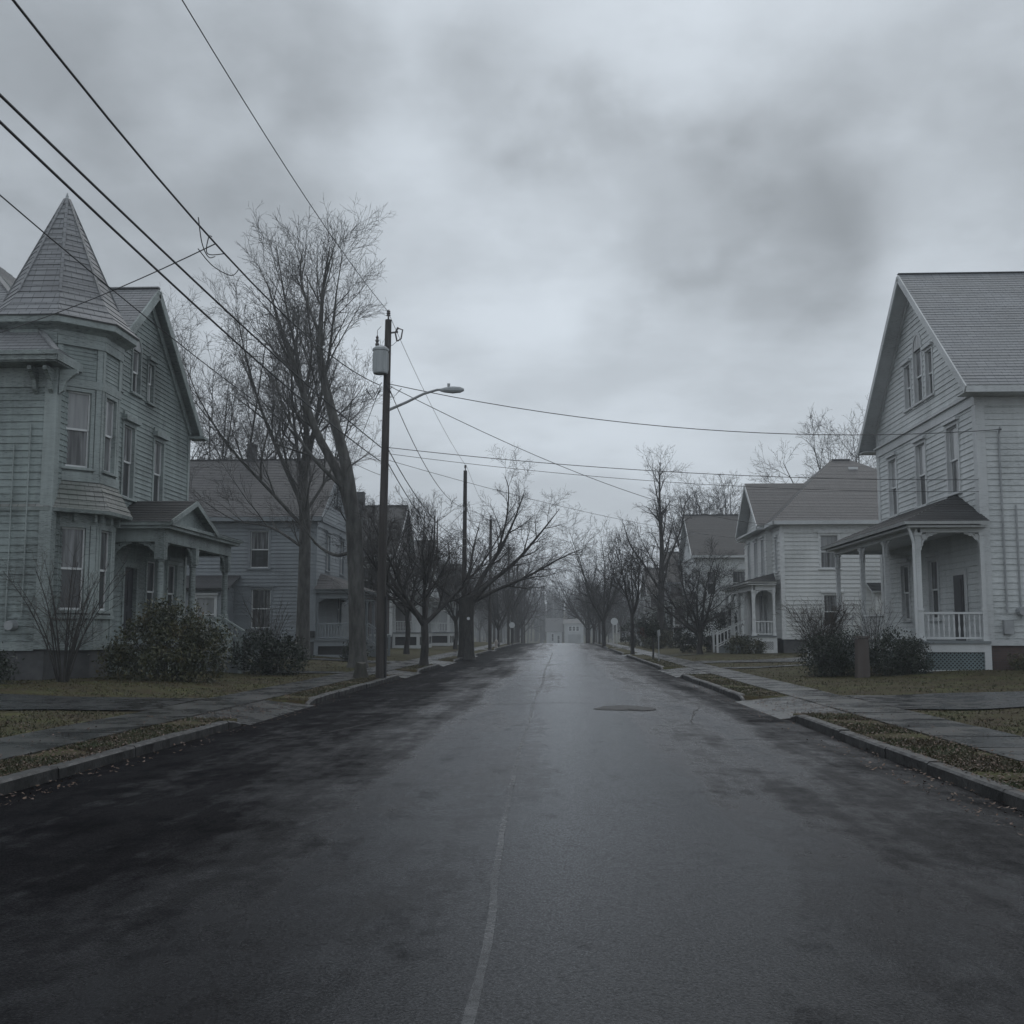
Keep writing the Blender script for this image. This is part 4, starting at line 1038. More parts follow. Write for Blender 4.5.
def lattice(parent, w, u0, u1, z0, z1, trim):
    mb = MB(); sp = .13; H = z1 - z0; L = u1 - u0
    for s in (1, -1):
        k = -H
        while k < L:
            a, b = max(k, 0), min(k + H, L)
            if b - a > .02:
                za, zb = (a - k, b - k)
                if s < 0: P, Q = (u0 + L - a, za), (u0 + L - b, zb)
                else: P, Q = (u0 + a, za), (u0 + b, zb)
                d = -.02 if s > 0 else -.032
                mb.beam(w.pt(P[0], d, z0 + P[1]), w.pt(Q[0], d, z0 + Q[1]), .035, .01, up=w.n)
            k += sp
    return mb.build('lattice', M['latticeblue'] if trim == 'trimR1' else M[trim], parent)

def rakes(mb, x, t, ya, yb, ym, ze, zr, h=.26):
    for y in (ya, yb): mb.beam((x, y, ze - h * .55), (x, ym, zr - h * .62), h, t, up=V((1, 0, 0)))

def gable_house(label, side, xw, dx, y0, y1, zg, zs, ze, zr, ovf, ovs, mats, cam_w=(), str_w=(), row=.2, belt=True, chim=None, group=None, name='house', hood=1, found='stone', gable_w=(), cornerw=.16, lip=.028):
    """gable end towards the street (plane x = xw), ridge running away from the street; side +1 stands right of the road"""
    sid, trim, sh = mats; s = side
    root = empty(name, (xw + s * dx / 2, (y0 + y1) / 2, zg), label, 'house', group)
    ym = (y0 + y1) / 2; sl = (zr - ze) / (ym - (y0 - ovs)); zw = ze + ovs * sl - .14
    xb = xw + s * dx
    wc = WF(min(xw, xb), y0, max(xw, xb), y0)                        # wall facing down the road towards the viewer
    ws = WF(xw, y1, xw, y0) if s > 0 else WF(xw, y0, xw, y1)         # wall facing the street
    oc, osn = [], []
    for x, z, wd, h, up, lo in cam_w: win(root, wc, x - wc.p.x, z, wd, h, oc, trim, up, lo, hood)
    for y, z, wd, h, up, lo in str_w: win(root, ws, (y1 - y) if s > 0 else (y - y0), z, wd, h, osn, trim, up, lo, hood)
    for y, z, wd, h, arch in gable_w: win(root, ws, (y1 - y) if s > 0 else (y - y0), z, wd, h, osn, trim, 'glasscurtain', 'glass', 1 if not arch else 0, .1, arch=arch)
    mb = MB(); siding(mb, wc, zs, zw, oc, row, lip)
    def lim(z):
        e = max(0, (z - zw) / sl); return (e, ws.L - e)
    n_lo = max(1, round((zw - zs) / row)); ztop = zw + (ym - y0) * sl
    siding(mb, ws, zs, zw, osn, row); siding(mb, ws, zw, ztop - .02, osn, row, lim=lim)
    wf = WF(max(xw, xb), y1, min(xw, xb), y1); wb = WF(xb, y0, xb, y1) if s > 0 else WF(xb, y1, xb, y0)
    mb.face([wf.pt(0, 0, zs), wf.pt(wf.L, 0, zs), wf.pt(wf.L, 0, zw), wf.pt(0, 0, zw)])
    mb.face([wb.pt(0, 0, zs), wb.pt(wb.L, 0, zs), wb.pt(wb.L, 0, zw), wb.pt(wb.L / 2, 0, ztop), wb.pt(0, 0, zw)])
    mb.build('wall', M[sid], root)
    mb = MB(); a, b = min(xw, xb), max(xw, xb)
    mb.box(a + .04, b - .04, y0 + .04, y1 - .04, zg - .8, zs); mb.build('foundation', M[found], root)
    mb = MB()
    obox(mb, wc, 0, wc.L, -.05, .05, zs - .03, zs + .16); obox(mb, ws, 0, ws.L, -.05, .05, zs - .032, zs + .158)
    cxm = wc.L if s < 0 else 0
    mb.box(xw - (.05 if s > 0 else cornerw - .05) , xw + (cornerw - .05 if s > 0 else .05), y0 - .053, y0 + cornerw, zs - .02, zw - .01)
    mb.box(xw - (.05 if s > 0 else cornerw - .05), xw + (cornerw - .05 if s > 0 else .05), y1 - cornerw, y1 + .053, zs - .02, zw - .01)
    mb.build('corner_board', M[trim], root)
    xf = xw - s * ovf; xe = xb + s * .3
    mb = MB()
    roof_plane(mb, (xf, y0 - ovs, ze), (xe, y0 - ovs, ze), (xe, ym, zr), (xf, ym, zr))
    roof_plane(mb, (xf, y1 + ovs, ze), (xe, y1 + ovs, ze), (xe, ym, zr), (xf, ym, zr))
    mb.beam((xf - s*.01, ym, zr + .012), (xe, ym, zr + .012), .2, .02)
    mb.build('roof', [M[sh], M[trim]], root)
    mb = MB()
    rakes(mb, xf - s * .02, .05, y0 - ovs, y1 + ovs, ym, ze, zr); rakes(mb, xw - s * .05, .06, y0 - .1, y1 + .1, ym, zw + .02, ztop + .12, .24)
    for yy, sg in ((y0 - ovs, 1), (y1 + ovs, -1)):
        ya, yb = sorted((yy, yy + sg * .05)); mb.box(min(xf, xe), max(xf, xe), ya - .01 * sg, yb - .01 * sg, ze - .24, ze - .03)
        ya, yb = sorted((yy + sg * .05, yy + sg * (ovs + .02))); mb.box(min(xf, xe), max(xf, xe), ya, yb, ze - .23, ze - .2)
    obox(mb, wc, 0, wc.L, -.02, .06, ze - .56, ze - .24)
    if belt: obox(mb, ws, -.06, ws.L + .06, -.02, .07, ze - .5, ze - .16); obox(mb, ws, -.1, ws.L + .1, -.02, .16, ze - .16, ze - .08)
    mb.build('eave_trim', M[trim], root)
    if chim:
        cx, cy, zb, zt, wd = chim; mb = MB(); h = wd / 2
        mb.box(cx - h, cx + h, cy - h, cy + h, zb, zt); mb.box(cx - h - .03, cx + h + .03, cy - h - .03, cy + h + .03, zt, zt + .1)
        mb.build('chimney', M['stone'], root)
    return root, wc, ws

def porch(root, side, xw, xf, y0, y1, zg, zf, zb, ze, zt, yt0, yt1, posts, trim, sh, ov=.4, post=.16, brackets=.5, near_rail=True, front_rails=(), lat=True, steps=None, floorm='porchgrey', turned=False, railh=.85, sp=.16):
    """front porch: the part is its deck; posts, rails, roof, lattice, steps are its sub-parts"""
    s = side; a, b = min(xw, xf), max(xw, xf)
    mb = MB(); mb.box(a - (.1 if s > 0 else 0), b + (.1 if s < 0 else 0), y0 - .1, y1 + .1, zf - .08, zf)
    mb.box(a, b, y0, y1, zf - .34, zf - .08)
    P = mb.build('porch', M[floorm], root)
    wn = WF(a, y0, b, y0); wfr = WF(xf, y1, xf, y0) if s > 0 else WF(xf, y0, xf, y1)
    mb = MB()
    obox(mb, wn, -.02, wn.L + .02, -.03, .03, zf - .36, zf - .085); obox(mb, wfr, -.02, wfr.L + .02, -.03, .03, zf - .362, zf - .087)
    for w in (wn, wfr):
        nn = max(1, int(round(w.L / 2.4)))
        for i in range(nn + 1):
            u = min(max(w.L * i / nn, .09), w.L - .09); obox(mb, w, u - .11, u + .11, -.06, .031, zg - .2, zf - .36)
        obox(mb, w, 0, w.L, -.05, .02, zg - .2, zg + .08)
    mb.build('skirt', M[trim], P)
    mb = MB(); mb.box(a + .15, b - .15, y0 + .15, y1 - .15, zg - .2, zf - .36); mb.build('crawl_space_shade', M['darkmetal'], P)  # dark solid box stands in for the shade under the deck
    if lat:
        for w in (wn, wfr):
            nn = max(1, int(round(w.L / 2.4)))
            for i in range(nn): lattice(P, w, w.L * i / nn + .1, w.L * (i + 1) / nn - .1, zg + .06, zf - .36, trim)
    xp = xf + s * .13
    for y in posts: porch_post(P, xp, y, zf, zb, trim, post, turned)
    # half post on the wall
    porch_post(P, xw - s * .1, y0 + .14, zf, zb, trim, post * .8, turned)
    mb = MB()                                                      # beams, ceiling, cornice
    mb.box(xp - .09, xp + .09, y0 + .05, y1 - .05, zb, ze - .12); mb.box(min(xp, xw), max(xp, xw), y0 + .05, y0 + .23, zb + .001, ze - .121); mb.box(min(xp, xw), max(xp, xw), y1 - .23, y1 - .05, zb + .001, ze - .121)
    mb.box(min(xf - s*ov*.6, xw), max(xf - s*ov*.6, xw), y0 - ov * .6, y1 + ov * .6, ze - .19, ze - .12)
    mb.build('beam', M[trim], P)
    if brackets:
        pw = WF(min(xp, xw), y0 + .14, max(xp, xw), y0 + .14)
        L = abs(xp - xw)
        for u, sg in ((.1, 1), (L - .1, -1)):
            mb = MB(); fret(mb, pw, u, 0, zb - .02, sg, brackets); mb.build('bracket', M[trim], P)
        pf = WF(xp, y0, xp, y1)
        for i, y in enumerate(posts):
            for sg in (1, -1):
                if (i == 0 and sg < 0) or (i == len(posts) - 1 and sg > 0): continue
                mb = MB(); fret(mb, pf, y - y0 + sg * .08, 0, zb - .02, sg, brackets); mb.build('bracket', M[trim], P)
    mb = MB(); xo = xf - s * ov; e0, e1 = y0 - ov, y1 + ov
    xt = xw - s * .01
    roof_plane(mb, (xo, e0, ze), (xo, e1, ze), (xt, yt1, zt), (xt, yt0, zt), .22)
    roof_plane(mb, (xt, e0, ze), (xo, e0, ze), (xt, yt0, zt), (xt, yt0, zt), .22); roof_plane(mb, (xo, e1, ze), (xt, e1, ze), (xt, yt1, zt), (xt, yt1, zt), .22)
    mb.build('porch_roof', [M[sh], M[trim]], P)
    if near_rail: railing(P, (min(xp, xw) + .09, y0 + .14, zf), (max(xp, xw) - .09, y0 + .14, zf), railh, trim, sp)
    for ya, yb in front_rails: railing(P, (xp, ya + .08, zf), (xp, yb - .08, zf), railh, trim, sp)
    if steps:
        ya, yb, n, run = steps; mb = MB(); rise = (zf - zg) / (n + 1)
        for i in range(n):
            x0, x1 = xf - s * run * i, xf - s * run * (i + 1); z = zf - rise * (i + 1)
            mb.box(min(x0, x1) - (.03 if s > 0 else 0), max(x0, x1) + (.03 if s < 0 else 0), ya, yb, z - .05, z); mb.box(min(x0, x1), max(x0, x1), ya + .04, yb - .04, zg - .15, z - .05)
        mb.build('steps', M[floorm], P)
        xe = xf - s * run * (n + .3)
        for y in (ya + .05, yb - .05):
            railing(P, (xf - s * .05, y, zf + .05), (xe, y, zg + .12), railh, trim, sp * 1.3, 'stair_rail', False)
            mb = MB(); mb.box(xe - .06, xe + .06, y - .06, y + .06, zg - .15, zg + railh + .22); mb.box(xe - .08, xe + .08, y - .08, y + .08, zg + railh + .22, zg + railh + .28); mb.build('newel_post', M[trim], P)
    return P

# ------------------------------------------------------------------ right: white gabled house with the wraparound trim
R1, wc, ws = gable_house('tall off-white clapboard house with steep gable, arched attic window and bracketed front porch', 1, 14.07, 17, 37.3, 48.9, .25, 1.15, 9.72, 15.7, .62, .85,
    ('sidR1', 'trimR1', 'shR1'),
    cam_w=((19.5, 6.4, .95, 2.1, 'glasscurtain', 'glass'), (23.5, 2.6, .95, 2.1, 'glasscurtain', 'glass')),
    str_w=((46.75, 6.45, 1.0, 2.35, 'glassshade', 'glasscurtain'), (43.1, 6.45, 1.05, 2.4, 'glassshade', 'glass'), (39.6, 6.5, 1.1, 2.4, 'glassshade', 'glasscurtain'),
           (45.6, 2.05, .95, 2.2, 'glass', 'glasscurtain'), (42.2, 2.05, 1.0, 2.2, 'glasscurtain', 'glass')),
    gable_w=((44.3, 10.5, .72, 1.75, False), (43.0, 10.5, .92, 2.1, True), (41.7, 10.5, .72, 1.75, False)), row=.205, found='brick', cornerw=.3, chim=None)
dops = []
mb = MB(); u = ws.L - (39.35 - 37.3)
# entry door on the porch, set in a shallow surround standing on the wall
obox(mb, ws, 39.35*0 + (48.9 - 39.95), 48.9 - 38.75, .03, .09, 1.27, 3.75); mb.build('door_surround', M['trimR1'], R1)
mb = MB(); obox(mb, ws, 48.9 - 39.8, 48.9 - 38.9, .09, .13, 1.27, 3.55); obox(mb, ws, 48.9 - 39.65, 48.9 - 39.05, .13, .145, 2.1, 3.4); dr = mb.build('door', M['door'], R1)
mb = MB(); mb.tube([ws.pt(48.9 - 39.72, .12, 2.3), ws.pt(48.9 - 39.72, .19, 2.3)], .025, 8); mb.build('handle', M['steel'], dr)
porch(R1, 1, 14.07, 11.75, 37.0, 47.9, .25, 1.27, 4.86, 5.2, 6.4, 39.4, 45.6, (37.14, 40.7, 43.9, 47.75), 'trimR1', 'shDark', .45, .19, .56, True, ((40.7, 43.9),), True, (44.2, 46.0, 5, .3), turned=False, railh=.92, sp=.165)
mb = MB(); mb.tube([(11.48, 36.83, 5.1), (11.6, 36.88, 4.8), (11.68, 36.9, 4.5), (11.68, 36.9, .35), (11.5, 36.7, .25)], .05, 8); mb.build('downspout', M['trimR1'], R1)
mb = MB()
for x, za, zb in ((14.75, 2.2, 8.2), (15.2, 2.0, 5.8)): mb.tube([(x, 37.22, za), (x, 37.22, zb)], .03, 6)
mb.tube([(14.75, 37.22, 8.2), (14.75, 37.08, 8.4), (14.72, 36.95, 8.3)], .035, 6); mb.build('conduit', M['steel'], R1)
mb = MB(); mb.tube([(15.2, 37.28, 2.25), (15.2, 37.0, 2.25)], [.16, .14], 14); mb.build('electric_meter', M['steel'], R1)
mb = MB(); mb.box(14.6, 14.9, 37.1, 37.27, 1.5, 1.95); mb.build('meter_box', M['steel'], R1)

# ------------------------------------------------------------------ right: second white house, hipped with a street gable
def hip_front(mb, x0, x1, y0, y1, ze, zr, rx0, rx1, ry):
    roof_plane(mb, (x0, y0, ze), (x1, y0, ze), (rx1, ry, zr), (rx0, ry, zr))
    roof_plane(mb, (x0, y1, ze), (x1, y1, ze), (rx1, ry, zr), (rx0, ry, zr))
    roof_plane(mb, (x0, y0, ze), (x0, y1, ze), (rx0, ry, zr), (rx0, ry, zr))
    roof_plane(mb, (x1, y0, ze), (x1, y1, ze), (rx1, ry, zr), (rx1, ry, zr))
R2 = empty('house', (20, 73, .4), 'white house with broad hip roof, small street gable and white-railed porch stairs', 'house')
wc2 = WF(13.3, 67.0, 27, 67.0); ws2 = WF(13.3, 80, 13.3, 67.0); oc, os_ = [], []
win(R2, wc2, 16.2 - 13.3, 5.35, 1.05, 2.0, oc, 'white', 'glassshade', 'glasscurtain'); win(R2, wc2, 16.3 - 13.3, 1.75, 1.05, 2.0, oc, 'white', 'glasscurtain', 'glass'); win(R2, wc2, 22.0 - 13.3, 5.35, 1.05, 2.0, oc, 'trimR1')
win(R2, ws2, 80 - 68.3, 5.2, .6, 2.0, os_, 'trimR1', 'glass', 'glass')
mb = MB(); siding(mb, wc2, 1.15, 8.0, oc, .25, .045); siding(mb, ws2, 1.15, 8.0, os_, .25, .045)
w3 = WF(27, 80, 13.3, 80); mb.face([w3.pt(0,0,1.1), w3.pt(w3.L,0,1.1), w3.pt(w3.L,0,8), w3.pt(0,0,8)]); w3 = WF(27, 67, 27, 80); mb.face([w3.pt(0,0,1.1), w3.pt(w3.L,0,1.1), w3.pt(w3.L,0,8), w3.pt(0,0,8)])
mb.build('wall', M['sidR2'], R2)
mb = MB(); mb.box(13.34, 26.96, 67.04, 79.96, -.4, 1.15); mb.build('foundation', M['stone'], R2)
mb = MB(); mb.box(13.25, 13.5, 66.95, 67.2, 1.1, 7.95); obox(mb, wc2, .2, 13.7, -.02, .05, 7.55, 8.0); obox(mb, wc2, .2, 13.7, -.02, .05, 1.1, 1.3); mb.build('corner_board', M['white'], R2)
mb = MB(); hip_front(mb, 12.8, 27.5, 66.5, 80.5, 8.2, 12.95, 18.1, 19.3, 73.5)
mb.box(18.1, 19.3, 73.4, 73.6, 12.93, 13.0)
rf = mb.build('roof', [M['shBrown'], M['trimR1']], R2)
mb = MB(); mb.box(18.9, 19.5, 72.3, 72.6, 11.9, 12.3); mb.build('roof_vent', M['white'], rf)
mb = MB(); mb.box(12.75, 27.5, 66.44, 66.49, 7.98, 8.2); mb.box(12.75, 12.79, 66.44, 69.2, 7.981, 8.199); mb.box(12.8, 27.4, 66.5, 67.0, 7.97, 8.0); mb.box(12.8, 13.3, 66.5, 80.4, 7.971, 8.001); mb.build('eave_trim', M['trimR1'], R2)
# street gable wing
ww = WF(12.95, 77.3, 12.95, 69.7); wn2 = WF(12.95, 69.7, 13.3, 69.7); ow = []
win(R2, ww, 77.3 - 71.0, 5.2, .85, 2.2, ow, 'trimR1', 'glass', 'glass'); win(R2, ww, 77.3 - 73.5, 5.2, .85, 2.2, ow, 'trimR1', 'glass', 'glasscurtain'); win(R2, ww, 77.3 - 76.1, 5.2, .7, 2.2, ow, 'trimR1', 'glass', 'glass')
win(R2, ww, 77.3 - 72.0, 1.6, .95, 2.3, ow, 'trimR1', 'glasscurtain', 'glass'); door(R2, ww, 77.3 - 70.4, 1.32, .85, 2.4, ow, 'trimR1'); win(R2, ww, 77.3 - 75.3, 1.6, .95, 2.3, ow, 'trimR1', 'glass', 'glass')
mb = MB(); siding(mb, ww, 1.15, 8.1, ow, .19); slw = (11.35 - 8.2) / 4.15
siding(mb, ww, 8.1, 8.1 + 3.8 * slw - .05, (), .19, lim=lambda z: ((z - 8.1) / slw, 7.6 - (z - 8.1) / slw)); siding(mb, wn2, 1.15, 8.1, (), .19)
w3 = WF(13.3, 77.3, 12.95, 77.3); mb.face([w3.pt(0,0,1.1), w3.pt(w3.L,0,1.1), w3.pt(w3.L,0,8.1), w3.pt(0,0,8.1)])
mb.build('gable_wall', M['sidR2'], R2)
mb = MB(); roof_plane(mb, (12.3, 69.35, 8.2), (17.6, 69.35, 8.2), (17.6, 73.5, 11.4), (12.3, 73.5, 11.4)); roof_plane(mb, (12.3, 77.65, 8.2), (17.6, 77.65, 8.2), (17.6, 73.5, 11.4), (12.3, 73.5, 11.4))
mb.build('gable_roof', [M['shBrown'], M['trimR1']], R2)
mb = MB(); rakes(mb, 12.28, .05, 69.35, 77.65, 73.5, 8.2, 11.4); obox(mb, ww, -.2, 7.8, -.02, .6, 7.95, 8.06); mb.build('barge_board', M['trimR1'], R2)
porch(R2, 1, 12.95, 11.5, 67.15, 78.2, .4, 1.32, 4.05, 4.55, 5.1, 67.6, 77.5, (67.3, 70.1, 72.7, 75.4, 78.05), 'white', 'shDark', .35, .2, .4, True, (), True, (69.2, 71.0, 5, .34), turned=False, railh=.85, sp=.17)
# low bay with its own roof on the viewer's side
mb = MB(); wq = WF(18.6, 66.2, 24.0, 66.2); oq = []
win(R2, wq, 2.6, 1.9, 1.6, 1.6, oq, 'trimR1', 'glassshade', 'glasscurtain')
siding(mb, wq, 1.1, 4.0, oq, .19); wq2 = WF(18.6, 67.0, 18.6, 66.2); siding(mb, wq2, 1.1, 4.0, (), .19); mb.build('bay_wall', M['sidR2'], R2)
mb = MB(); roof_plane(mb, (18.3, 65.8, 3.95), (24.3, 65.8, 3.95), (24.3, 67.0, 4.5), (18.3, 67.0, 4.5)); mb.box(18.64, 23.96, 66.24, 66.98, -.4, 1.1, 1); mb.build('bay_roof', [M['shDark'], M['trimR1']], R2)

# ------------------------------------------------------------------ farther right
def W6(*a): return tuple(q + ('glasscurtain', 'glass') if len(q) == 4 else q for q in a)
R3, _, _ = gable_house('white house with steep charcoal gable roof beyond the low wide bare tree', 1, 12.75, 15, 104.5, 115.5, .3, 1.1, 8.7, 13.15, .45, .5, ('sidR1', 'trimR1', 'shDark'),
    cam_w=W6((16.9, 5.0, 1.5, 2.2), (14.2, 5.0, .8, 2.2), (18.9, 5.0, .8, 2.2), (15.5, 1.8, 1.0, 2.0), (19.5, 1.8, 1.0, 2.0)), str_w=W6((107, 5, 1, 2.1), (112.5, 5, 1, 2.1)), row=.24, gable_w=((110, 9.6, .8, 1.5, False),))
porch(R3, 1, 12.75, 10.4, 103.5, 114.5, .3, 1.3, 4.0, 4.5, 5.3, 105, 113, (103.7, 107.5, 111, 114.3), 'trimR1', 'shDark', .35, .2, 0, True, ((103.7, 107.5),), False, (107.7, 109.6, 5, .5), sp=.3)
R4, _, _ = gable_house('dark brown gabled house partly behind the tall slender bare tree', 1, 12.6, 14, 128, 139, .3, 1.1, 7.2, 11.1, .4, .5, ('sidDark', 'sidGrey', 'shDark'),
    cam_w=W6((14.6, 4.6, 1, 1.9), (18, 4.6, 1, 1.9), (15.5, 1.8, 1, 1.9)), str_w=W6((131, 4.6, 1, 1.9), (136, 4.6, 1, 1.9)), row=.3)
porch(R4, 1, 12.6, 10.6, 128.5, 138.5, .3, 1.2, 3.8, 4.3, 5.0, 129.5, 137.5, (128.7, 132, 135, 138.3), 'trimR1', 'shDark', .35, .18, 0, True, (), False, None, sp=.3)
R5, _, _ = gable_house('low dark gabled house with a white corner post, last one seen on the right', 1, 12.2, 13, 152, 164, .2, .9, 6.6, 10.6, .4, .5, ('sidDark', 'trimR1', 'shDark'),
    cam_w=W6((14, 4.2, 1, 1.8), (17, 4.2, 1, 1.8)), str_w=W6((155, 4.2, 1, 1.8), (161, 4.2, 1, 1.8)), row=.35)

# ------------------------------------------------------------------ left: blue-grey house
L2, _, _ = gable_house('blue grey clapboard house with brown roof, brick chimney and small hipped porch', -1, -13.25, 13, 59.0, 69.2, .25, 1.05, 7.75, 11.75, .4, .5, ('sidL2', 'sidL2', 'shBrown'), lip=.045,
    cam_w=(( -16.35, 5.0, 1.0, 2.0, 'glasscurtain', 'glass'), (-16.2, 1.75, 1.05, 2.1, 'glasscurtain', 'glasscurtain'), (-22.5, 5.0, 1.0, 2.0, 'glasscurtain', 'glass')),
    str_w=((62, 5.0, .95, 2.0, 'glasscurtain', 'glass'), (66, 5.0, .95, 2.0, 'glasscurtain', 'glass'), (65.5, 1.9, .95, 2.0, 'glasscurtain', 'glass')), gable_w=((64.1, 8.9, .8, 1.3, False),), row=.2,
    chim=(-18.35, 64.1, 10.8, 12.55, .5))
porch(L2, -1, -13.25, -11.2, 59.0, 66.5, .25, 1.15, 3.35, 3.85, 4.75, 60.2, 65.5, (59.15, 61.6, 64, 66.35), 'sidL2', 'shBrown', .3, .15, .4, True, ((59.15, 61.6),), False, (62, 63.6, 4, .3), sp=.15)
mb = MB(); wq = WF(-22.8, 57.4, -17.7, 57.4); oq = []
win(L2, wq, 4.1, 1.6, .95, 1.75, oq, 'trimR1', 'glassshade', 'glassshade')
siding(mb, wq, 1.0, 3.9, oq, .2); wq2 = WF(-17.7, 57.4, -17.7, 59); siding(mb, wq2, 1.0, 3.9, (), .2); mb.build('side_wing_wall', M['sidL2'], L2)
mb = MB(); roof_plane(mb, (-23.1, 57.0, 3.85), (-17.35, 57.0, 3.85), (-17.35, 59.0, 4.6), (-23.1, 59.0, 4.6)); mb.box(-22.8, -17.7, 57.44, 58.95, -.2, 1.0, 1); mb.build('side_wing_roof', [M['shBrown'], M['stone']], L2)
mb = MB(); mb.box(-13.9, -13.2, 58.8, 58.96, 1.25, 1.6); mb.build('vent_box', M['darkmetal'], L2)

# ------------------------------------------------------------------ farther left
L3, _, _ = gable_house('dark brown gabled house with a white corner board and enclosed pale front porch', -1, -13.3, 13, 86.5, 98, .4, 1.2, 7.6, 12.2, .4, .4, ('sidDark', 'trimR1', 'shDark'),
    cam_w=W6((-15.5, 4.6, 1, 2), (-18, 4.6, 1, 2)), str_w=W6((89, 4.6, 1, 2), (94, 4.6, 1, 2)), row=.26, cornerw=.25, chim=(-17, 92, 11.2, 13.2, .8))
porch(L3, -1, -13.3, -11.2, 87.0, 95.5, .4, 1.5, 3.9, 4.4, 5.2, 88, 94.5, (87.15, 89.5, 92, 95.3), 'trimR1', 'shDark', .35, .22, 0, True, ((87.15, 89.5),), False, None, sp=.12)
L4, _, _ = gable_house('far white house with bright porch posts behind the dark street trees', -1, -13.0, 12, 106, 117, .4, 1.1, 6.8, 10.8, .4, .5, ('sidR1', 'trimR1', 'shDark'),
    cam_w=W6((-15, 4.4, 1, 1.9), (-18, 4.4, 1, 1.9)), str_w=W6((109, 4.4, 1, 1.9), (114, 4.4, 1, 1.9)), row=.3)
porch(L4, -1, -13.0, -10.6, 105, 116.5, .4, 1.5, 3.9, 4.4, 5.0, 106, 115.5, (105.2, 108.5, 112, 116.3), 'trimR1', 'shDark', .35, .25, 0, True, ((105.2, 108.5), (108.5, 112)), False, None, sp=.25)
L5, _, _ = gable_house('grey house behind the tangled trees farther down the left side', -1, -13.0, 12, 140, 151, .2, .9, 6.6, 10.4, .4, .5, ('sidGrey', 'trimR1', 'shDark'), cam_w=W6((-15, 4.2, 1, 1.9)), row=.35)

M['farwhite'] = siding_mat('dulled_white_clapboard', (.42, .43, .44), (.25, .26, .27), .5)
# houses closing the street
def end_house(label, x0, x1, y, zb, ze, zr, wins, garage=None, ridge_x=True):
    o = empty('house', ((x0 + x1) / 2, y + 5, zb), label, 'house')
    w = WF(x0, y, x1, y); ops = []
    for u, z, wd, h in wins:
        win(o, w, u, zb + z, wd, h, ops, 'trimR1', 'glass', 'glass', 0, .15)
    if garage: 
        u0, u1, h = garage; mb = MB(); obox(mb, w, u0, u1, .02, .12, zb + .1, zb + h); 
        for k in range(1, 4): obox(mb, w, u0, u1, .12, .15, zb + h * k / 4 - .03, zb + h * k / 4 + .03)
        mb.build('garage_door', M['sidGrey'], o)
    mb = MB(); siding(mb, w, zb, ze, ops, .4, .03)
    for q in (WF(x1, y, x1, y + 9), WF(x1, y + 9, x0, y + 9), WF(x0, y + 9, x0, y)): mb.face([q.pt(0,0,zb), q.pt(q.L,0,zb), q.pt(q.L,0,ze), q.pt(0,0,ze)])
    xm = (x0 + x1) / 2
    if not ridge_x:
        mb.face([(x0, y, ze), (x1, y, ze), (xm, y, zr)]); mb.face([(x0, y + 9, ze), (x1, y + 9, ze), (xm, y + 9, zr)])
    else:
        for x in (x0, x1): mb.face([(x, y, ze), (x, y + 9, ze), (x, y + 4.5, zr)])
    mb.build('wall', M['farwhite'], o)
    mb = MB()
    if ridge_x:
        for ya in (y - .4, y + 9.4): roof_plane(mb, (x0 - .4, ya, ze - .2), (x1 + .4, ya, ze - .2), (x1 + .4, y + 4.5, zr), (x0 - .4, y + 4.5, zr))
    else:
        for xa in (x0 - .4, x1 + .4): roof_plane(mb, (xa, y - .4, ze - .2), (xa, y + 9.4, ze - .2), (xm, y + 9.4, zr), (xm, y - .4, zr))
    mb.build('roof', [M['shBrown'], M['trimR1']], o)
end_house('small white house under a broad grey roof, facing down the street from its far end', -5.2, .3, 396, -3.2, 1.6, 6.2, ((2.2, 1.2, .8, 2.6), (4.3, .2, .9, 3.0)), None, True)
end_house('white house with dark window row over a wide garage door, facing down the street', 1.2, 8.0, 394, -3.2, 4.4, 5.9, ((2.1, 4.8, 1.0, 1.6), (3.4, 4.8, 1.0, 1.6), (4.7, 4.8, 1.0, 1.6)), (1.4, 5.8, 3.6), True)
# ------------------------------------------------------------------ left: turreted house
XW = -14.2
L1 = empty('house', (-19, 36, .25), 'weathered grey green Victorian house with conical turret over a two storey bay and pedimented porch', 'house')
wn = WF(-24.4, 29.9, XW, 29.9); wst = WF(XW, 29.9, XW, 41.0)
on, os1 = [], []
win(L1, wn, 4.2, 2.4, 1.0, 2.2, on, 'trimL1'); win(L1, wn, 4.2, 6.1, 1.0, 2.2, on, 'trimL1')
win(L1, wst, 35.15 - 29.9, 5.95, .86, 2.35, os1, 'trimL1', 'glasscurtain', 'glass', 2); win(L1, wst, 37.85 - 29.9, 5.95, .86, 2.3, os1, 'trimL1', 'glasscurtain', 'glass', 2)
win(L1, wst, 37.6 - 29.9, 1.9, .9, 2.1, os1, 'trimL1', 'glass', 'glass'); door(L1, wst, 35.7 - 29.9, 1.18, 1.0, 2.5, os1, 'trimL1'); win(L1, wst, 39.6 - 29.9, 1.9, .9, 2.1, os1, 'trimL1', 'glass', 'glass')
win(L1, wst, 33.95 - 29.9, 9.35, .62, 1.1, os1, 'trimL1', 'glasscurtain', 'glasscurtain', 0, .1, arch=True)
win(L1, wst, 35.55 - 29.9, 9.5, .66, 1.45, os1, 'trimL1', 'glasscurtain', 'glass', 0, .1, arch=True); win(L1, wst, 36.85 - 29.9, 9.45, .48, 1.35, os1, 'trimL1', 'glass', 'glasscurtain', 1, .1)
GS, GY, GZ = .86, 36.5, 13.1
def gl(z):
    h = (GZ - z) / GS; return (max(0, GY - h - 29.9), min(wst.L, GY + h - 29.9))
mb = MB(); siding(mb, wn, 1.12, 9.1, on, .205, .03)
siding(mb, wst, 1.12, 9.1, os1, .16); siding(mb, wst, 9.1, GZ - .02, os1, .16, lim=gl)
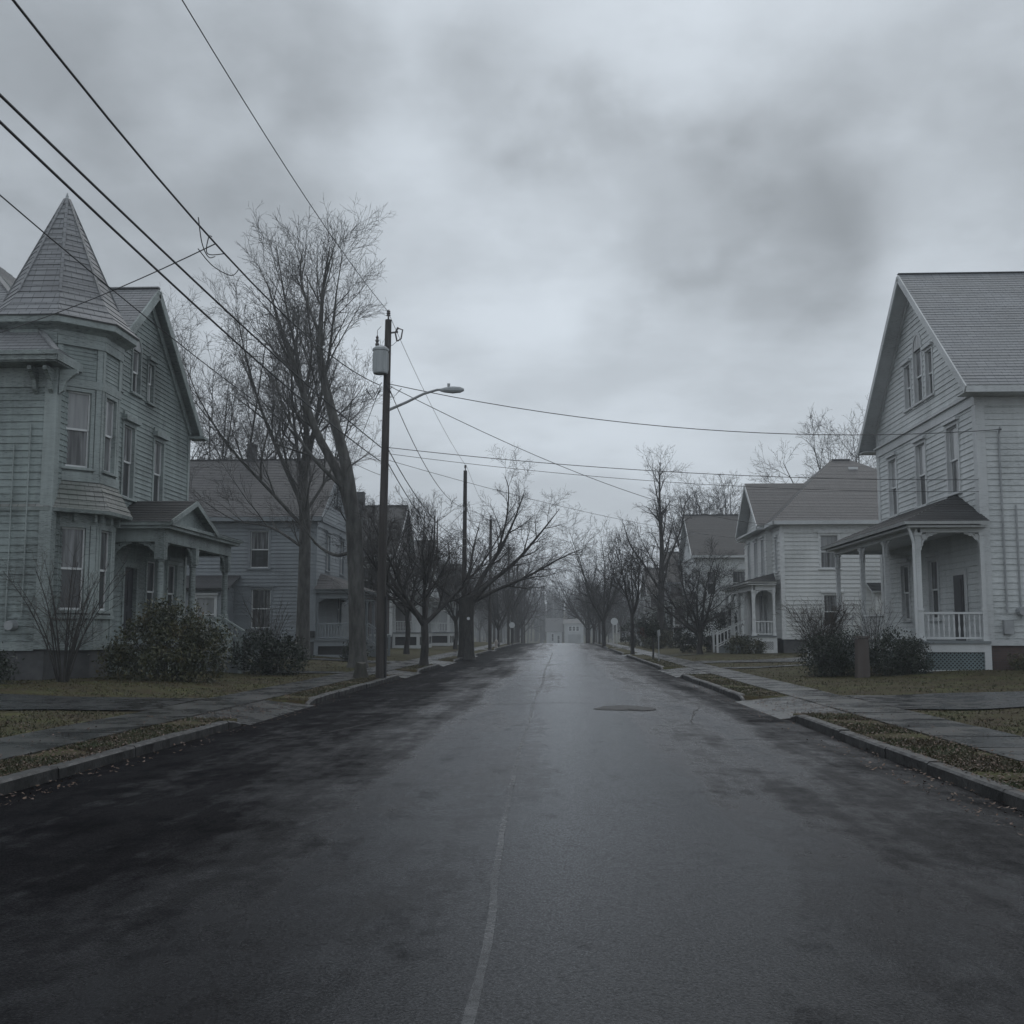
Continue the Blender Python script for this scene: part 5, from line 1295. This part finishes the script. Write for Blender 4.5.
w3 = WF(XW, 41, -24.4, 41); mb.face([w3.pt(0,0,1.1), w3.pt(w3.L,0,1.1), w3.pt(w3.L,0,9.2), w3.pt(0,0,9.2)]); w3 = WF(-24.4, 41, -24.4, 29.9); mb.face([w3.pt(0,0,1.1), w3.pt(w3.L,0,1.1), w3.pt(w3.L,0,9.2), w3.pt(0,0,9.2)])
mb.build('wall', M['sidL1'], L1)
mb = MB(); mb.box(-24.36, XW - .04, 29.94, 40.96, -.5, 1.12); mb.build('foundation', M['stone'], L1)
mb = MB(); mb.box(XW - .3, XW + .05, 29.85, 30.02, 1.1, 9.0); mb.box(XW - .1, XW + .051, 30.02, 30.14, 1.1, 9.0); mb.box(XW - .2, XW + .05, 40.85, 41.05, 1.1, 9.0)
obox(mb, wn, 0, wn.L - .3, -.02, .06, 1.06, 1.3); obox(mb, wn, 0, wn.L + .06, -.02, .06, 8.45, 9.0); obox(mb, wst, 3.8, wst.L, -.02, .06, 1.06, 1.3)
mb.build('corner_board', M['trimL1'], L1)
for k, (x, y, dxx, dy) in enumerate(((-14.75, 29.85, 0, -1), (-14.3, 29.85, 0, -1), (-14.12, 29.95, 1, 0))):
    mb = MB(); a = V((x, y, 8.95)); d = V((dxx, dy, 0)); t = V((-dy, dxx, 0)) * .06
    prof = [(0, 0), (.5, 0), (.5, -.1), (.36, -.2), (.2, -.34), (.12, -.6), (0, -.7)]
    lo = [a + d * p - t + V((0, 0, z)) for p, z in prof]; hi = [a + d * p + t + V((0, 0, z)) for p, z in prof]
    mb.hexa(lo, hi); mb.build('bracket', M['trimL1'], L1)
# main roof
KS = .82
def rz(d): return 9.3 + d * KS
mb = MB(); apx = V((-20.3, 36.0, rz(6.8)))
roof_plane(mb, (-24.9, 29.2, 9.3), (-13.92, 29.2, 9.3), apx, (-24.9, 36.0, rz(6.8)))
roof_plane(mb, (-24.9, 41.6, rz(1.2)), (-16.1, 41.6, rz(1.2)), apx, (-24.9, 36.0, rz(6.8)))
roof_plane(mb, (-13.92, 29.2, 9.3), (-13.92, 30.9, 9.3), (-15.62, 30.9, rz(1.7)), (-15.62, 30.9, rz(1.7)))
roof_plane(mb, (-16.0, 31.7, rz(2.5)), (-16.0, 40.6, rz(2.5)), apx, apx)
mb.beam((-13.92, 29.2, 9.34), tuple(apx + V((0, 0, .04))), .16, .05)
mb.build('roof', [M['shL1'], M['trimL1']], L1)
mb = MB(); mb.box(-24.9, -13.88, 29.13, 29.19, 9.06, 9.3); mb.box(-13.92, -13.86, 29.19, 30.8, 9.061, 9.299); mb.box(-24.9, -13.92, 29.19, 29.9, 9.02, 9.06); mb.box(-14.2, -13.92, 29.9, 30.6, 9.021, 9.061)
mb.box(-24.9, -13.82, 29.07, 29.13, 9.2, 9.32)
mb.build('eave_trim', M['trimL1'], L1)
# street gable roof
zr, ze = 13.4, 9.2; ys, ye = 31.6, 41.4
mb = MB(); roof_plane(mb, (-13.85, ys, ze), (-19, ys, ze), (-19, GY, zr), (-13.85, GY, zr)); roof_plane(mb, (-13.85, ye, ze), (-19, ye, ze), (-19, GY, zr), (-13.85, GY, zr)); mb.beam((-13.85, GY, zr + .02), (-19, GY, zr + .02), .2, .05)
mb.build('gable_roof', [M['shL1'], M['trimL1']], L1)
mb = MB(); rakes(mb, -13.83, .05, ys, ye, GY, ze, zr, .3); rakes(mb, XW + .06, .06, 32.0, 41.0, GY, 9.25, 13.1, .26)
mb.box(-19, -13.86, 41.36, 41.41, 8.98, 9.18); mb.box(-19, -13.86, 41.0, 41.36, 8.96, 9.0); mb.box(-14.2, -13.6, 40.9, 41.5, 8.9, 9.0)
mb.build('barge_board', M['trimL1'], L1)

# turret: octagon round (TX, TY)
TX, TY, AP = -15.08, 31.9, 1.6
def oct(r, z, k0=0): return [V((TX + r * math.cos(math.radians(-112.5 + 45 * k)), TY + r * math.sin(math.radians(-112.5 + 45 * k)), z)) for k in range(8)]
RV = AP / math.cos(math.pi / 8)
vt = oct(RV, 0)
faces = [(0, 1), (1, 2), (2, 3), (3, 4), (4, 5)]      # near, near diagonal, street, far diagonal, far
mbw = MB(); mbt = MB(); mbp = MB()
for k, (i, j) in enumerate(faces):
    w = WF(vt[i].x, vt[i].y, vt[j].x, vt[j].y); ops = []
    if k in (1, 2, 3):
        win(L1, w, w.L / 2, 2.2, .74, 2.35, ops, 'trimL1', 'glasscurtain', 'glass', 0, .1); win(L1, w, w.L / 2, 6.3, .74, 2.2, ops, 'trimL1', 'glassshade', 'glasscurtain', 0, .1)
    siding(mbw, w, 1.12, 10.1, ops, 9.0, 0)
    L = w.L
    for z0, z1, d in ((1.06, 1.3, .06), (1.95, 2.06, .09), (4.62, 4.98, .05), (5.88, 6.14, .08), (8.62, 8.86, .06), (9.82, 10.1, .08)): obox(mbt, w, -.02, L + .02, -.03, d, z0, z1)
    for z0, z1 in ((1.3, 1.95), (2.06, 4.62), (6.14, 8.62), (8.86, 9.82)):
        obox(mbt, w, 0, .16, -.03, .045, z0, z1); obox(mbt, w, L - .16, L, -.03, .0452, z0, z1)
    siding(mbp, w, 8.88, 9.8, (), .11, .02, u0=.17, u1=L - .17)
    for u in (.08, L / 2, L - .08):
        obox(mbt, w, u - .04, u + .04, .05, .2, 4.72, 4.98)
mbw.build('bay_wall', M['trimL1'], L1); mbt.build('bay_trim', M['trimL1'], L1); mbp.build('bay_panel', M['sidL1'], L1)
mb = MB(); 
for r in [oct(RV - .05, 0)]: mb.hexa([p + V((0, 0, -.5)) for p in r], [p + V((0, 0, 1.12)) for p in r])
mb.build('bay_foundation', M['stone'], L1)
M['mossy'] = shingle_mat('pale_mossy_shingle', (.2, .2, .19), (.28, .285, .27), (.12, .14, .12), .25, .16)
mb = MB(); a, b = oct(RV + .5, 5.02), oct(RV + .04, 5.9)
for i, j in faces: roof_plane(mb, a[i], a[j], b[j], b[i], .16, .025, .06)
mb.build('bay_skirt_roof', [M['mossy'], M['trimL1']], L1)
mb = MB(); a, b, c = oct(RV + .5, 4.94), oct(RV + .53, 5.04), oct(RV, 4.94)
for i, j in faces: mb.face([a[i], a[j], b[j], b[i]]); mb.face([c[i], c[j], a[j], a[i]])
mb.build('bay_cornice', M['trimL1'], L1)
# cornice and spire
mb = MB()
ringp = [(RV + .02, 10.0), (RV + .1, 10.08), (RV + .1, 10.22), (RV + .24, 10.3), (RV + .42, 10.34), (RV + .46, 10.36), (RV + .46, 10.52), (RV + .5, 10.56)]
for (r0, z0), (r1, z1) in zip(ringp[:-1], ringp[1:]):
    a, b = oct(r0, z0), oct(r1, z1)
    for i in range(8): j = (i + 1) % 8; mb.face([a[i], a[j], b[j], b[i]])
mb.build('turret_cornice', M['trimL1'], L1)
mb = MB(); prof = [(RV + .52, 10.55), (RV + .16, 10.95), (1.6, 11.4), (.08, 14.75)]
for (r0, z0), (r1, z1) in zip(prof[:-1], prof[1:]):
    a, b = oct(r0, z0), oct(r1, z1)
    for i in range(8): j = (i + 1) % 8; roof_plane(mb, a[i], a[j], b[j], b[i], .2, .02, .03)
for i in range(8):
    a, b = oct(1.62, 11.4), oct(.09, 14.76); mb.beam(a[i], b[i], .09, .03)
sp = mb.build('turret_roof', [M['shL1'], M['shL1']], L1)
mb = MB(); mb.lathe(TX, TY, [(.09, 14.7), (.1, 14.75), (.05, 14.82), (.05, 14.86), (.01, 14.98)], 8); mb.build('finial', M['transf'], sp)
# meter and conduits on the near wall
mb = MB()
for x, z0, z1 in ((-15.3, 1.6, 6.8), (-14.85, 2.0, 7.4)): mb.tube([(x, 29.82, z0), (x, 29.82, z1)], .022, 6)
mb.build('conduit', M['trimL1'], L1)
mb = MB(); mb.tube([(-15.1, 29.88, 1.75), (-15.1, 29.6, 1.75)], [.15, .13], 12); mb.build('electric_meter', M['steel'], L1)

# porch with pediment over the door, lower roof running on along the wall
xf, y0, y1, zf, zg = -12.45, 33.95, 41.1, 1.18, .25
mb = MB(); mb.box(XW, xf + .08, y0 - .1, y1 + .1, zf - .08, zf); mb.box(XW, xf, y0, y1, zf - .36, zf - .08); P = mb.build('porch', M['porchgrey'], L1)
mb = MB(); wfp = WF(xf, y0, xf, y1); wnp = WF(XW, y0, xf, y0)
for w in (wfp, wnp):
    n = max(1, round(w.L / .14))
    for i in range(n): obox(mb, w, w.L * i / n + .012, w.L * (i + 1) / n - .012, -.03, .0, zg - .2, zf - .36)
    obox(mb, w, 0, w.L, -.02, .03, zf - .37, zf - .09)
mb.build('skirt', M['trimL1'], P)
mb = MB(); mb.box(XW, xf - .15, y0 + .1, y1 - .1, zg - .2, zf - .37); mb.build('crawl_space_shade', M['darkmetal'], P)  # dark block painted in as the shade below the porch floor
for y in (34.15, 37.2, 40.85):
    x = xf - .16; mb = MB(); h = .14
    mb.box(x - h*1.3, x + h*1.3, y - h*1.3, y + h*1.3, zf, zf + .2); mb.box(x - h, x + h, y - h, y + h, zf + .2, zf + .95)
    mb.lathe(x, y, [(h*1.05, zf + .95), (h*1.05, zf + 1.02), (h*.85, zf + 1.05), (h*.8, zf + 2.0), (h*.7, 3.75), (h*.95, 3.78), (h*.8, 3.84)], 14)
    mb.box(x - h*1.1, x + h*1.1, y - h*1.1, y + h*1.1, 3.84, 4.4); mb.build('porch_post', M['trimL1'], P)
for y, sgs in ((34.15, (1,)), (37.2, (-1, 1)), (40.85, (-1,))):
    for sg in sgs:
        mb = MB(); pf = WF(xf - .16, y0, xf - .16, y1); fret(mb, pf, y - y0 + sg * .12, 0, 4.38, sg, .6); mb.build('bracket', M['trimL1'], P)
mb = MB(); pw = WF(XW, 34.15, xf - .16, 34.15); fret(mb, pw, pw.L - .12, 0, 4.38, -1, .6); fret(mb, pw, .05, 0, 4.38, 1, .6); mb.build('bracket', M['trimL1'], P)
mb = MB()
mb.box(xf - .28, xf - .02, y0 + .05, y1, 4.4, 4.8); mb.box(XW, xf - .28, y0 + .051, y0 + .3, 4.401, 4.799); mb.box(XW, xf - .28, y1 - .25, y1 - .001, 4.401, 4.799)
mb.box(XW, xf + .22, y0 - .2, y1 + .22, 4.8, 4.9); mb.box(XW, xf + .3, y0 - .28, y1 + .3, 4.9, 5.0)
mb.build('entablature', M['trimL1'], P)
ya, yb, ya2 = y0 - .3, 38.25, (y0 - .3 + 38.25) / 2; za, zp = 5.0, 5.92; xo = xf + .34
mb = MB()
roof_plane(mb, (XW + .01, ya, za), (xo, ya, za), (xo, ya2, zp), (XW + .01, ya2, zp), .2); roof_plane(mb, (XW + .01, yb, za), (xo, yb, za), (xo, ya2, zp), (XW + .01, ya2, zp), .2)
roof_plane(mb, (xo, yb - .4, za + .003), (xo, y1 + .35, za + .003), (XW + .01, y1 + .35, 5.45), (XW + .01, yb - .4, 5.45), .2, thick=.05)
mb.build('porch_roof', [M['shDark'], M['trimL1']], P)
mb = MB(); mb.face([(xf + .1, ya + .2, za), (xf + .1, yb - .2, za), (xf + .1, ya2, zp - .1)]); mb.build('pediment', M['sidL1'], P)
mb = MB(); rakes(mb, xo + .01, .05, ya, yb, ya2, za + .06, zp, .16); mb.build('pediment_trim', M['trimL1'], P)
sy0, sy1, n, run = 37.5, 39.6, 5, .28; mb = MB(); rise = (zf - zg) / (n + 1)
for i in range(n):
    x0, x1, z = xf + run * i, xf + run * (i + 1), zf - rise * (i + 1); mb.box(x0, x1 + .03, sy0, sy1, z - .05, z); mb.box(x0, x1, sy0 + .04, sy1 - .04, zg - .15, z - .05)
mb.build('steps', M['porchgrey'], P)
for y in (sy0 + .05, sy1 - .05):
    xe = xf + run * 5.3; railing(P, (xf + .03, y, zf + .1), (xe, y, zg + .15), .9, 'trimL1', .2, 'stair_rail', False)
    mb = MB(); mb.box(xe - .07, xe + .07, y - .07, y + .07, zg - .15, 1.4); mb.box(xe - .09, xe + .09, y - .09, y + .09, 1.4, 1.47); mb.build('newel_post', M['trimL1'], P)
railing(P, (xf - .16, 39.7, zf), (xf - .16, 40.75, zf), .9, 'trimL1', .13); railing(P, (XW + .1, y1 - .12, zf), (xf - .2, y1 - .12, zf), .9, 'trimL1', .13)
# ------------------------------------------------------------------ utility poles
POLES = [(-5.73, 35.0), (-5.55, 63.0), (-5.85, 91.0), (-5.75, 121.0), (-5.95, 151.0), (-6.0, 181.0)]
PL = ['weathered wooden pole carrying a grey transformer and a street lamp arm', 'bare topped wooden pole beside the thick trunked street tree', 'third wooden pole past the thick trunked street tree',
      'slim distant pole before the tangle of trees', 'thin hazy pole just right of the slim distant one', 'faintest wooden pole, farthest down the left verge']
poles = []
for i, ((x, y), lb) in enumerate(zip(POLES, PL)):
    zg = gz(x, y); H = 11.75 if i == 0 else 10.85 + base_z(y) * .9
    o = empty('utility_pole', (x, y, zg), lb, 'utility pole', 'utility poles along the left verge')
    mb = MB(); lx = .12 if i == 0 else .05
    mb.tube([(x, y, zg - .3), (x, y, zg + 3), (x + lx * .5, y, H * .6), (x + lx, y, H)], [.15, .14, .125, .105], 14); mb.build('post', M['pole'], o, smooth=False)
    mb = MB(); mb.lathe(x + lx, y, [(.03, H - .02), (.03, H + .14), (.075, H + .15), (.05, H + .2), (.075, H + .22), (.05, H + .27), (.07, H + .29), (.02, H + .34)], 8); mb.build('insulator', M['ceramic'], o)
    if i == 0:
        tx, ty = x - .06, y - .36
        mb = MB(); mb.lathe(tx, ty, [(.22, 9.86), (.24, 9.9), (.24, 10.6), (.265, 10.62), (.265, 10.68), (.17, 10.76), (.02, 10.8)], 18)
        for k in range(6):
            a = math.pi * 2 * k / 6; mb.box(tx + .24 * math.cos(a) - .02, tx + .24 * math.cos(a) + .02, ty + .24 * math.sin(a) - .02, ty + .24 * math.sin(a) + .02, 9.95, 10.55)
        mb.box(tx - .08, tx + .08, ty + .25, y, 10.0, 10.1); mb.box(tx - .08, tx + .08, ty + .25, y, 10.4, 10.5)
        tr = mb.build('transformer', M['transf'], o)
        mb = MB(); mb.lathe(tx - .12, ty, [(.04, 10.75), (.07, 10.84), (.04, 10.9), (.065, 10.96), (.035, 11.02), (.05, 11.07), (.015, 11.13)], 8); mb.build('bushing', M['ceramic'], tr)
        mb = MB(); mb.beam((x + .1, y, 11.3), (x + .45, y - .05, 11.33), .04, .05)
        mb.tube([(x + .45, y - .05, 11.48), (x + .36, y - .05, 11.3), (x + .42, y - .05, 11.02)], [.035, .03, .03], 6); mb.tube([(x + .45, y - .05, 11.45), (x + .6, y - .05, 11.4), (x + .55, y - .05, 11.1), (x + .43, y - .05, 11.02)], .025, 6)
        mb.build('fuse_cutout', M['ceramic'], o)
        mb = MB(); mb.tube([(tx - .12, ty, 11.12), (x - .2, y - .2, 11.35), (x - .1, y - .12, 11.5)], .01, 4); mb.tube([(x + .42, y - .05, 11.02), (x + .3, y - .2, 10.85), (x + .15, ty, 10.76)], .01, 4); mb.build('jumper', M['wire'], o)
        mb = MB(); mb.tube([(x + .1, y, 8.72), (x + .75, y, 9.0), (x + 1.3, y, 9.27), (x + 1.75, y, 9.4), (x + 1.95, y, 9.4)], [.05, .045, .042, .04, .04], 8); arm = mb.build('lamp_arm', M['steel'], o)
        mb = MB(); p = [(x + 1.85, .05), (x + 2.0, .09), (x + 2.25, .12), (x + 2.5, .1), (x + 2.62, .04)]
        mb.tube([(a, y, 9.39 + k * 1e-4) for k, (a, r) in enumerate(p)], [r for a, r in p], 10); mb.tube([(x + 2.12, y, 9.47), (x + 2.12, y, 9.6)], [.045, .05], 8); mb.build('lamp_head', M['transf'], arm)
        rg = random.Random(3); mb = MB()
        for k in range(5):
            s = 1 if k % 2 else -1; a = V((x + s * .05, y - .14, 9.7 - rg.random() * .3)); b = V((x + s * rg.uniform(.3, .8), y - rg.uniform(.1, .3), 9.55 - .3 * rg.random()))
            m_ = (a + b) / 2 - V((0, 0, rg.uniform(.2, .5))); mb.tube([a, a.lerp(m_, .6), m_, m_.lerp(b, .6), b], .011, 4)
        mb.build('drip_loop', M['wire'], o)
        mb = MB(); mb.tube([(x + .17, y - .04, 0), (x + .17, y - .04, 2.7)], .04, 6); mb.build('ground_wire_guard', M['darkmetal'], o)
    else:
        mb = MB(); mb.box(x - .05, x + .05, y - .22, y - .12, 8.5 + base_z(y), 8.7 + base_z(y)); mb.build('cable_clamp', M['steel'], o)
    poles.append(o)

# ------------------------------------------------------------------ overhead lines
WG = 'overhead lines strung along and across the street'
def smooth_line(p, k=6):
    out = []
    for i in range(len(p) - 1):
        a, b, c, d = p[max(i-1, 0)], p[i], p[i+1], p[min(i+2, len(p)-1)]
        for j in range(k):
            t = j / k; out.append(.5 * ((2*b) + (c - a)*t + (2*a - 5*b + 4*c - d)*t*t + (3*b - a - 3*c + d)*t**3))
    return out + [p[-1]]
def cable(pts, r, label, loops=None):
    mb = MB(); mb.tube(pts, r, 6)
    o = mb.build('power_line', M['wire'], label=None); tag(o, label, 'cable', WG)
    if loops:
        mb = MB()
        for L in loops: mb.tube(smooth_line(L), .009, 5)
        mb.build('splice_loop', M['wire'], o)
    return o
def quad3(x, P0, P1, P2, ya, yb, n=26):
    """height through three (y,z) points, extended from ya to yb at lateral x(y)"""
    out = []
    for i in range(n + 1):
        y = ya + (yb - ya) * i / n; z = 0
        for j, (yj, zj) in enumerate((P0, P1, P2)):
            t = zj
            for k, (yk, zk) in enumerate((P0, P1, P2)):
                if k != j: t *= (y - yk) / (yj - yk)
            z += t
        out.append((x(y), y, z))
    return out
def sagline(A, B, sag, n=20):
    A, B = V(A), V(B); return [A.lerp(B, i / n) - V((0, 0, 4 * sag * (i / n) * (1 - i / n))) for i in range(n + 1)]
ph = lambda x0: (lambda y: x0)
cable(quad3(ph(-5.62), (15.3, 10.99), (24, 11.2), (35, 12.03), -8, 35), .009, 'thin primary wire reaching the very top of the transformer pole from over the camera')
neut = quad3(ph(-5.85), (10.9, 8.34), (17.87, 8.16), (34.9, 9.55), -8, 34.9)
sp_ = V((-5.85, 17.9, 8.16)); rg = random.Random(8)
loops = [[sp_ + V((0, -.9, .12)), sp_ + V((.02, -.75, -.25)), sp_ + V((-.05, -.2, -.3)), sp_ + V((-.1, .3, -.12))], [sp_ + V((0, -.2, .05)), sp_ + V((-.12, 0, .12)), sp_ + V((-.2, .2, -.1)), sp_ + V((0, .5, .0))],
         [sp_ + V((-.3, 0, -.08)), sp_ + V((-.1, .2, -.32)), sp_ + V((.1, .6, -.36)), sp_ + V((.12, 1.0, -.1))]]
cable(neut, .016, 'thick twisted cable with a splice tangle high before the tall bare trees', loops)
cable(quad3(ph(-5.78), (10.66, 7.12), (17, 7.12), (34.9, 7.5), -8, 34.9), .017, 'upper of the two thick parallel black cables crossing before the turret')
cable(quad3(ph(-5.8), (10.68, 6.86), (17, 6.76), (34.9, 7.05), -8, 34.9), .017, 'lower of the two thick parallel black cables crossing before the turret')
cable(quad3(ph(-5.8), (10.76, 6.1), (17, 5.95), (34.9, 6.6), -8, 34.9), .008, 'thin sagging line passing low across the turret and gable')
cable(sagline(sp_, (-19.0, 29.4, 9.2), .35), .011, 'service drop from the splice tangle leftward past the turret eave')
cable(sagline((-5.83, 34.9, 9.5), (-13.3, 59.1, 7.2), .5), .010, 'service drop from the transformer to the blue grey house behind the maples')
# street side of the poles
hs = [(12.0, 8.72 , .016, 'heavy cable'), ]
for i in range(5):
    (xa, ya), (xb, yb) = POLES[i], POLES[i + 1]
    nm = ['between the transformer pole and the second pole', 'between the second and third poles', 'between the third and fourth poles', 'between the fourth and fifth poles', 'between the fifth and sixth poles'][i]
    da, db = base_z(ya) * .9, base_z(yb) * .9; ha = 12.03 if i == 0 else 11.18
    cable(sagline((xa + .1, ya, ha + da), (xb + .05, yb, 11.18 + db), .35), .008 + .003 * (i > 1), 'thin top wire ' + nm)
    cable(sagline((xa + .14, ya, (9.55 if i == 0 else 8.75) + da), (xb + .1, yb, 8.7 + db), 1.0), .013, 'slack middle cable ' + nm)
    if i < 3:
        cable(sagline((xa + .14, ya - .05, (7.5 if i == 0 else 6.9) + da), (xb + .14, yb, 6.9 + db), .8), .015, 'upper low-hung cable ' + nm)
        cable(sagline((xa + .14, ya - .05, (7.05 if i == 0 else 6.5) + da), (xb + .14, yb, 6.5 + db), .9), .015, 'lower low-hung cable ' + nm)
cable(sagline((-5.6, 34.9, 9.6), (14.72, 36.95, 8.3), .75), .013, 'highest drop crossing the road to the gabled house service head')
cable(sagline((-5.6, 34.9, 9.55), (13.0, 66.5, 7.9), .9), .013, 'drop sloping across the road to the hip roofed white house')
cable(sagline((-5.6, 34.9, 7.5), (14.02, 37.25, 6.65), .3), .011, 'upper of the level lines crossing the road to the gabled house wall')
cable(sagline((-5.6, 34.9, 7.3), (14.02, 37.25, 6.25), .35), .008, 'lower of the level lines crossing the road to the gabled house wall')
cable(sagline((-5.6, 34.9, 7.1), (13.1, 67.0, 7.0), .5), .008, 'thin level line crossing the road to the corner of the hip roofed house')
cable(sagline((-5.45, 63, 8.6), (12.6, 105, 7.6), .5), .011, 'drop from the second pole over the road to the charcoal roofed house')
cable(sagline((-5.55, 63, 8.5), (-13.2, 86.6, 7.0), .4), .010, 'drop from the second pole back to the dark brown house')

# ------------------------------------------------------------------ small street things
def round_sign(x, y, zc, r, label, legs=(0,), cat='sign', pale='signpale'):
    zg = gz(x, y); o = empty('street_sign', (x, y, zg), label, cat)
    mb = MB(); mb.tube([(x, y - .05, zc), (x, y - .02, zc)], [r, r], 20); mb.build('sign_face', M[pale], o)
    for dx in legs:
        mb = MB(); mb.box(x + dx - .045, x + dx + .045, y - .02, y + .06, zg - .2, zc + (0 if len(legs) == 1 else -r * .5)); mb.build('post', M['white' if len(legs) > 1 else 'darkmetal'], o)
round_sign(5.05, 105, 2.5, .34, 'white round sign on two pale posts far along the right walk', (-.12, .22))
round_sign(-4.95, 112, 2.2, .3, 'small white sign on a thin post among the far left trees', (0,))
# sign post seen nearly edge on
x, y = 4.88, 55.7; zg = gz(x, y)
o = empty('street_sign', (x, y, zg), 'grey sign post with its small plate turned edge on beside the clipped ball tree', 'sign')
mb = MB(); mb.tube([(x, y, zg - .2), (x, y, zg + 1.55)], .035, 6); mb.build('post', M['steel'], o)
mb = MB(); mb.beam((x - .06, y - .03, zg + 1.35), (x + .1, y + .25, zg + 1.42), .02, .3); mb.build('sign_plate', M['steel'], o)
# brown post before the yews
x, y = 9.6, 35.9; zg = gz(x, y)
mb = MB(); mb.hexa([(x - .2, y - .18, zg - .2), (x + .2, y - .18, zg - .2), (x + .2, y + .18, zg - .2), (x - .2, y + .18, zg - .2)], [(x - .17, y - .16, zg + 1.22), (x + .18, y - .16, zg + 1.26), (x + .18, y + .16, zg + 1.26), (x - .17, y + .16, zg + 1.22)])
mb.box(x - .21, x + .22, y - .2, y + .2, zg + 1.262, zg + 1.31)
tag(mb.build('gate_post', M['postwood']), 'short square brown post standing in front of the dark yews', 'post')
# hydrant by the far left sign
x, y = -4.95 - .9, 100.0; zg = gz(x, y)
o = empty('fire_hydrant', (x, y, zg), 'pale fire hydrant on the far left verge near the third pole', 'hydrant')
mb = MB(); mb.lathe(x, y, [(.17, zg), (.17, zg + .06), (.12, zg + .08), (.12, zg + .5), (.15, zg + .52), (.14, zg + .6), (.06, zg + .72), (.03, zg + .78)], 12); mb.build('barrel', M['hydrant'], o)
for s in (-1, 1):
    mb = MB(); mb.tube([(x + s * .1, y, zg + .42), (x + s * .2, y, zg + .42)], .055, 8); mb.build('nozzle', M['hydrant'], o)
# small tag nailed to the thick trunk
mb = MB(); mb.tube([(-5.2, 62.0, 2.3), (-5.2, 62.03, 2.3)], .09, 10)
tag(mb.build('tree_tag', M['signpale']), 'small white disc nailed to the thick trunked street tree', 'tag')

# ------------------------------------------------------------------ mist
mb = MB(); mb.box(-310, 310, -50, 710, -5.5, 42.0)
hz = mb.build('haze', M['white']); hz['kind'] = 'stuff'; hz['label'] = 'thin grey mist filling the street'
hm = bpy.data.materials.new('mist'); nt = nodes(hm)
out = N(nt, 'ShaderNodeOutputMaterial'); pv = N(nt, 'ShaderNodeVolumePrincipled')
pv.inputs['Color'].default_value = (.90, .95, 1.0, 1); pv.inputs['Density'].default_value = .00095; pv.inputs['Anisotropy'].default_value = .2
nt.links.new(pv.outputs[0], out.inputs['Volume'])
hz.data.materials.clear(); hz.data.materials.append(hm)
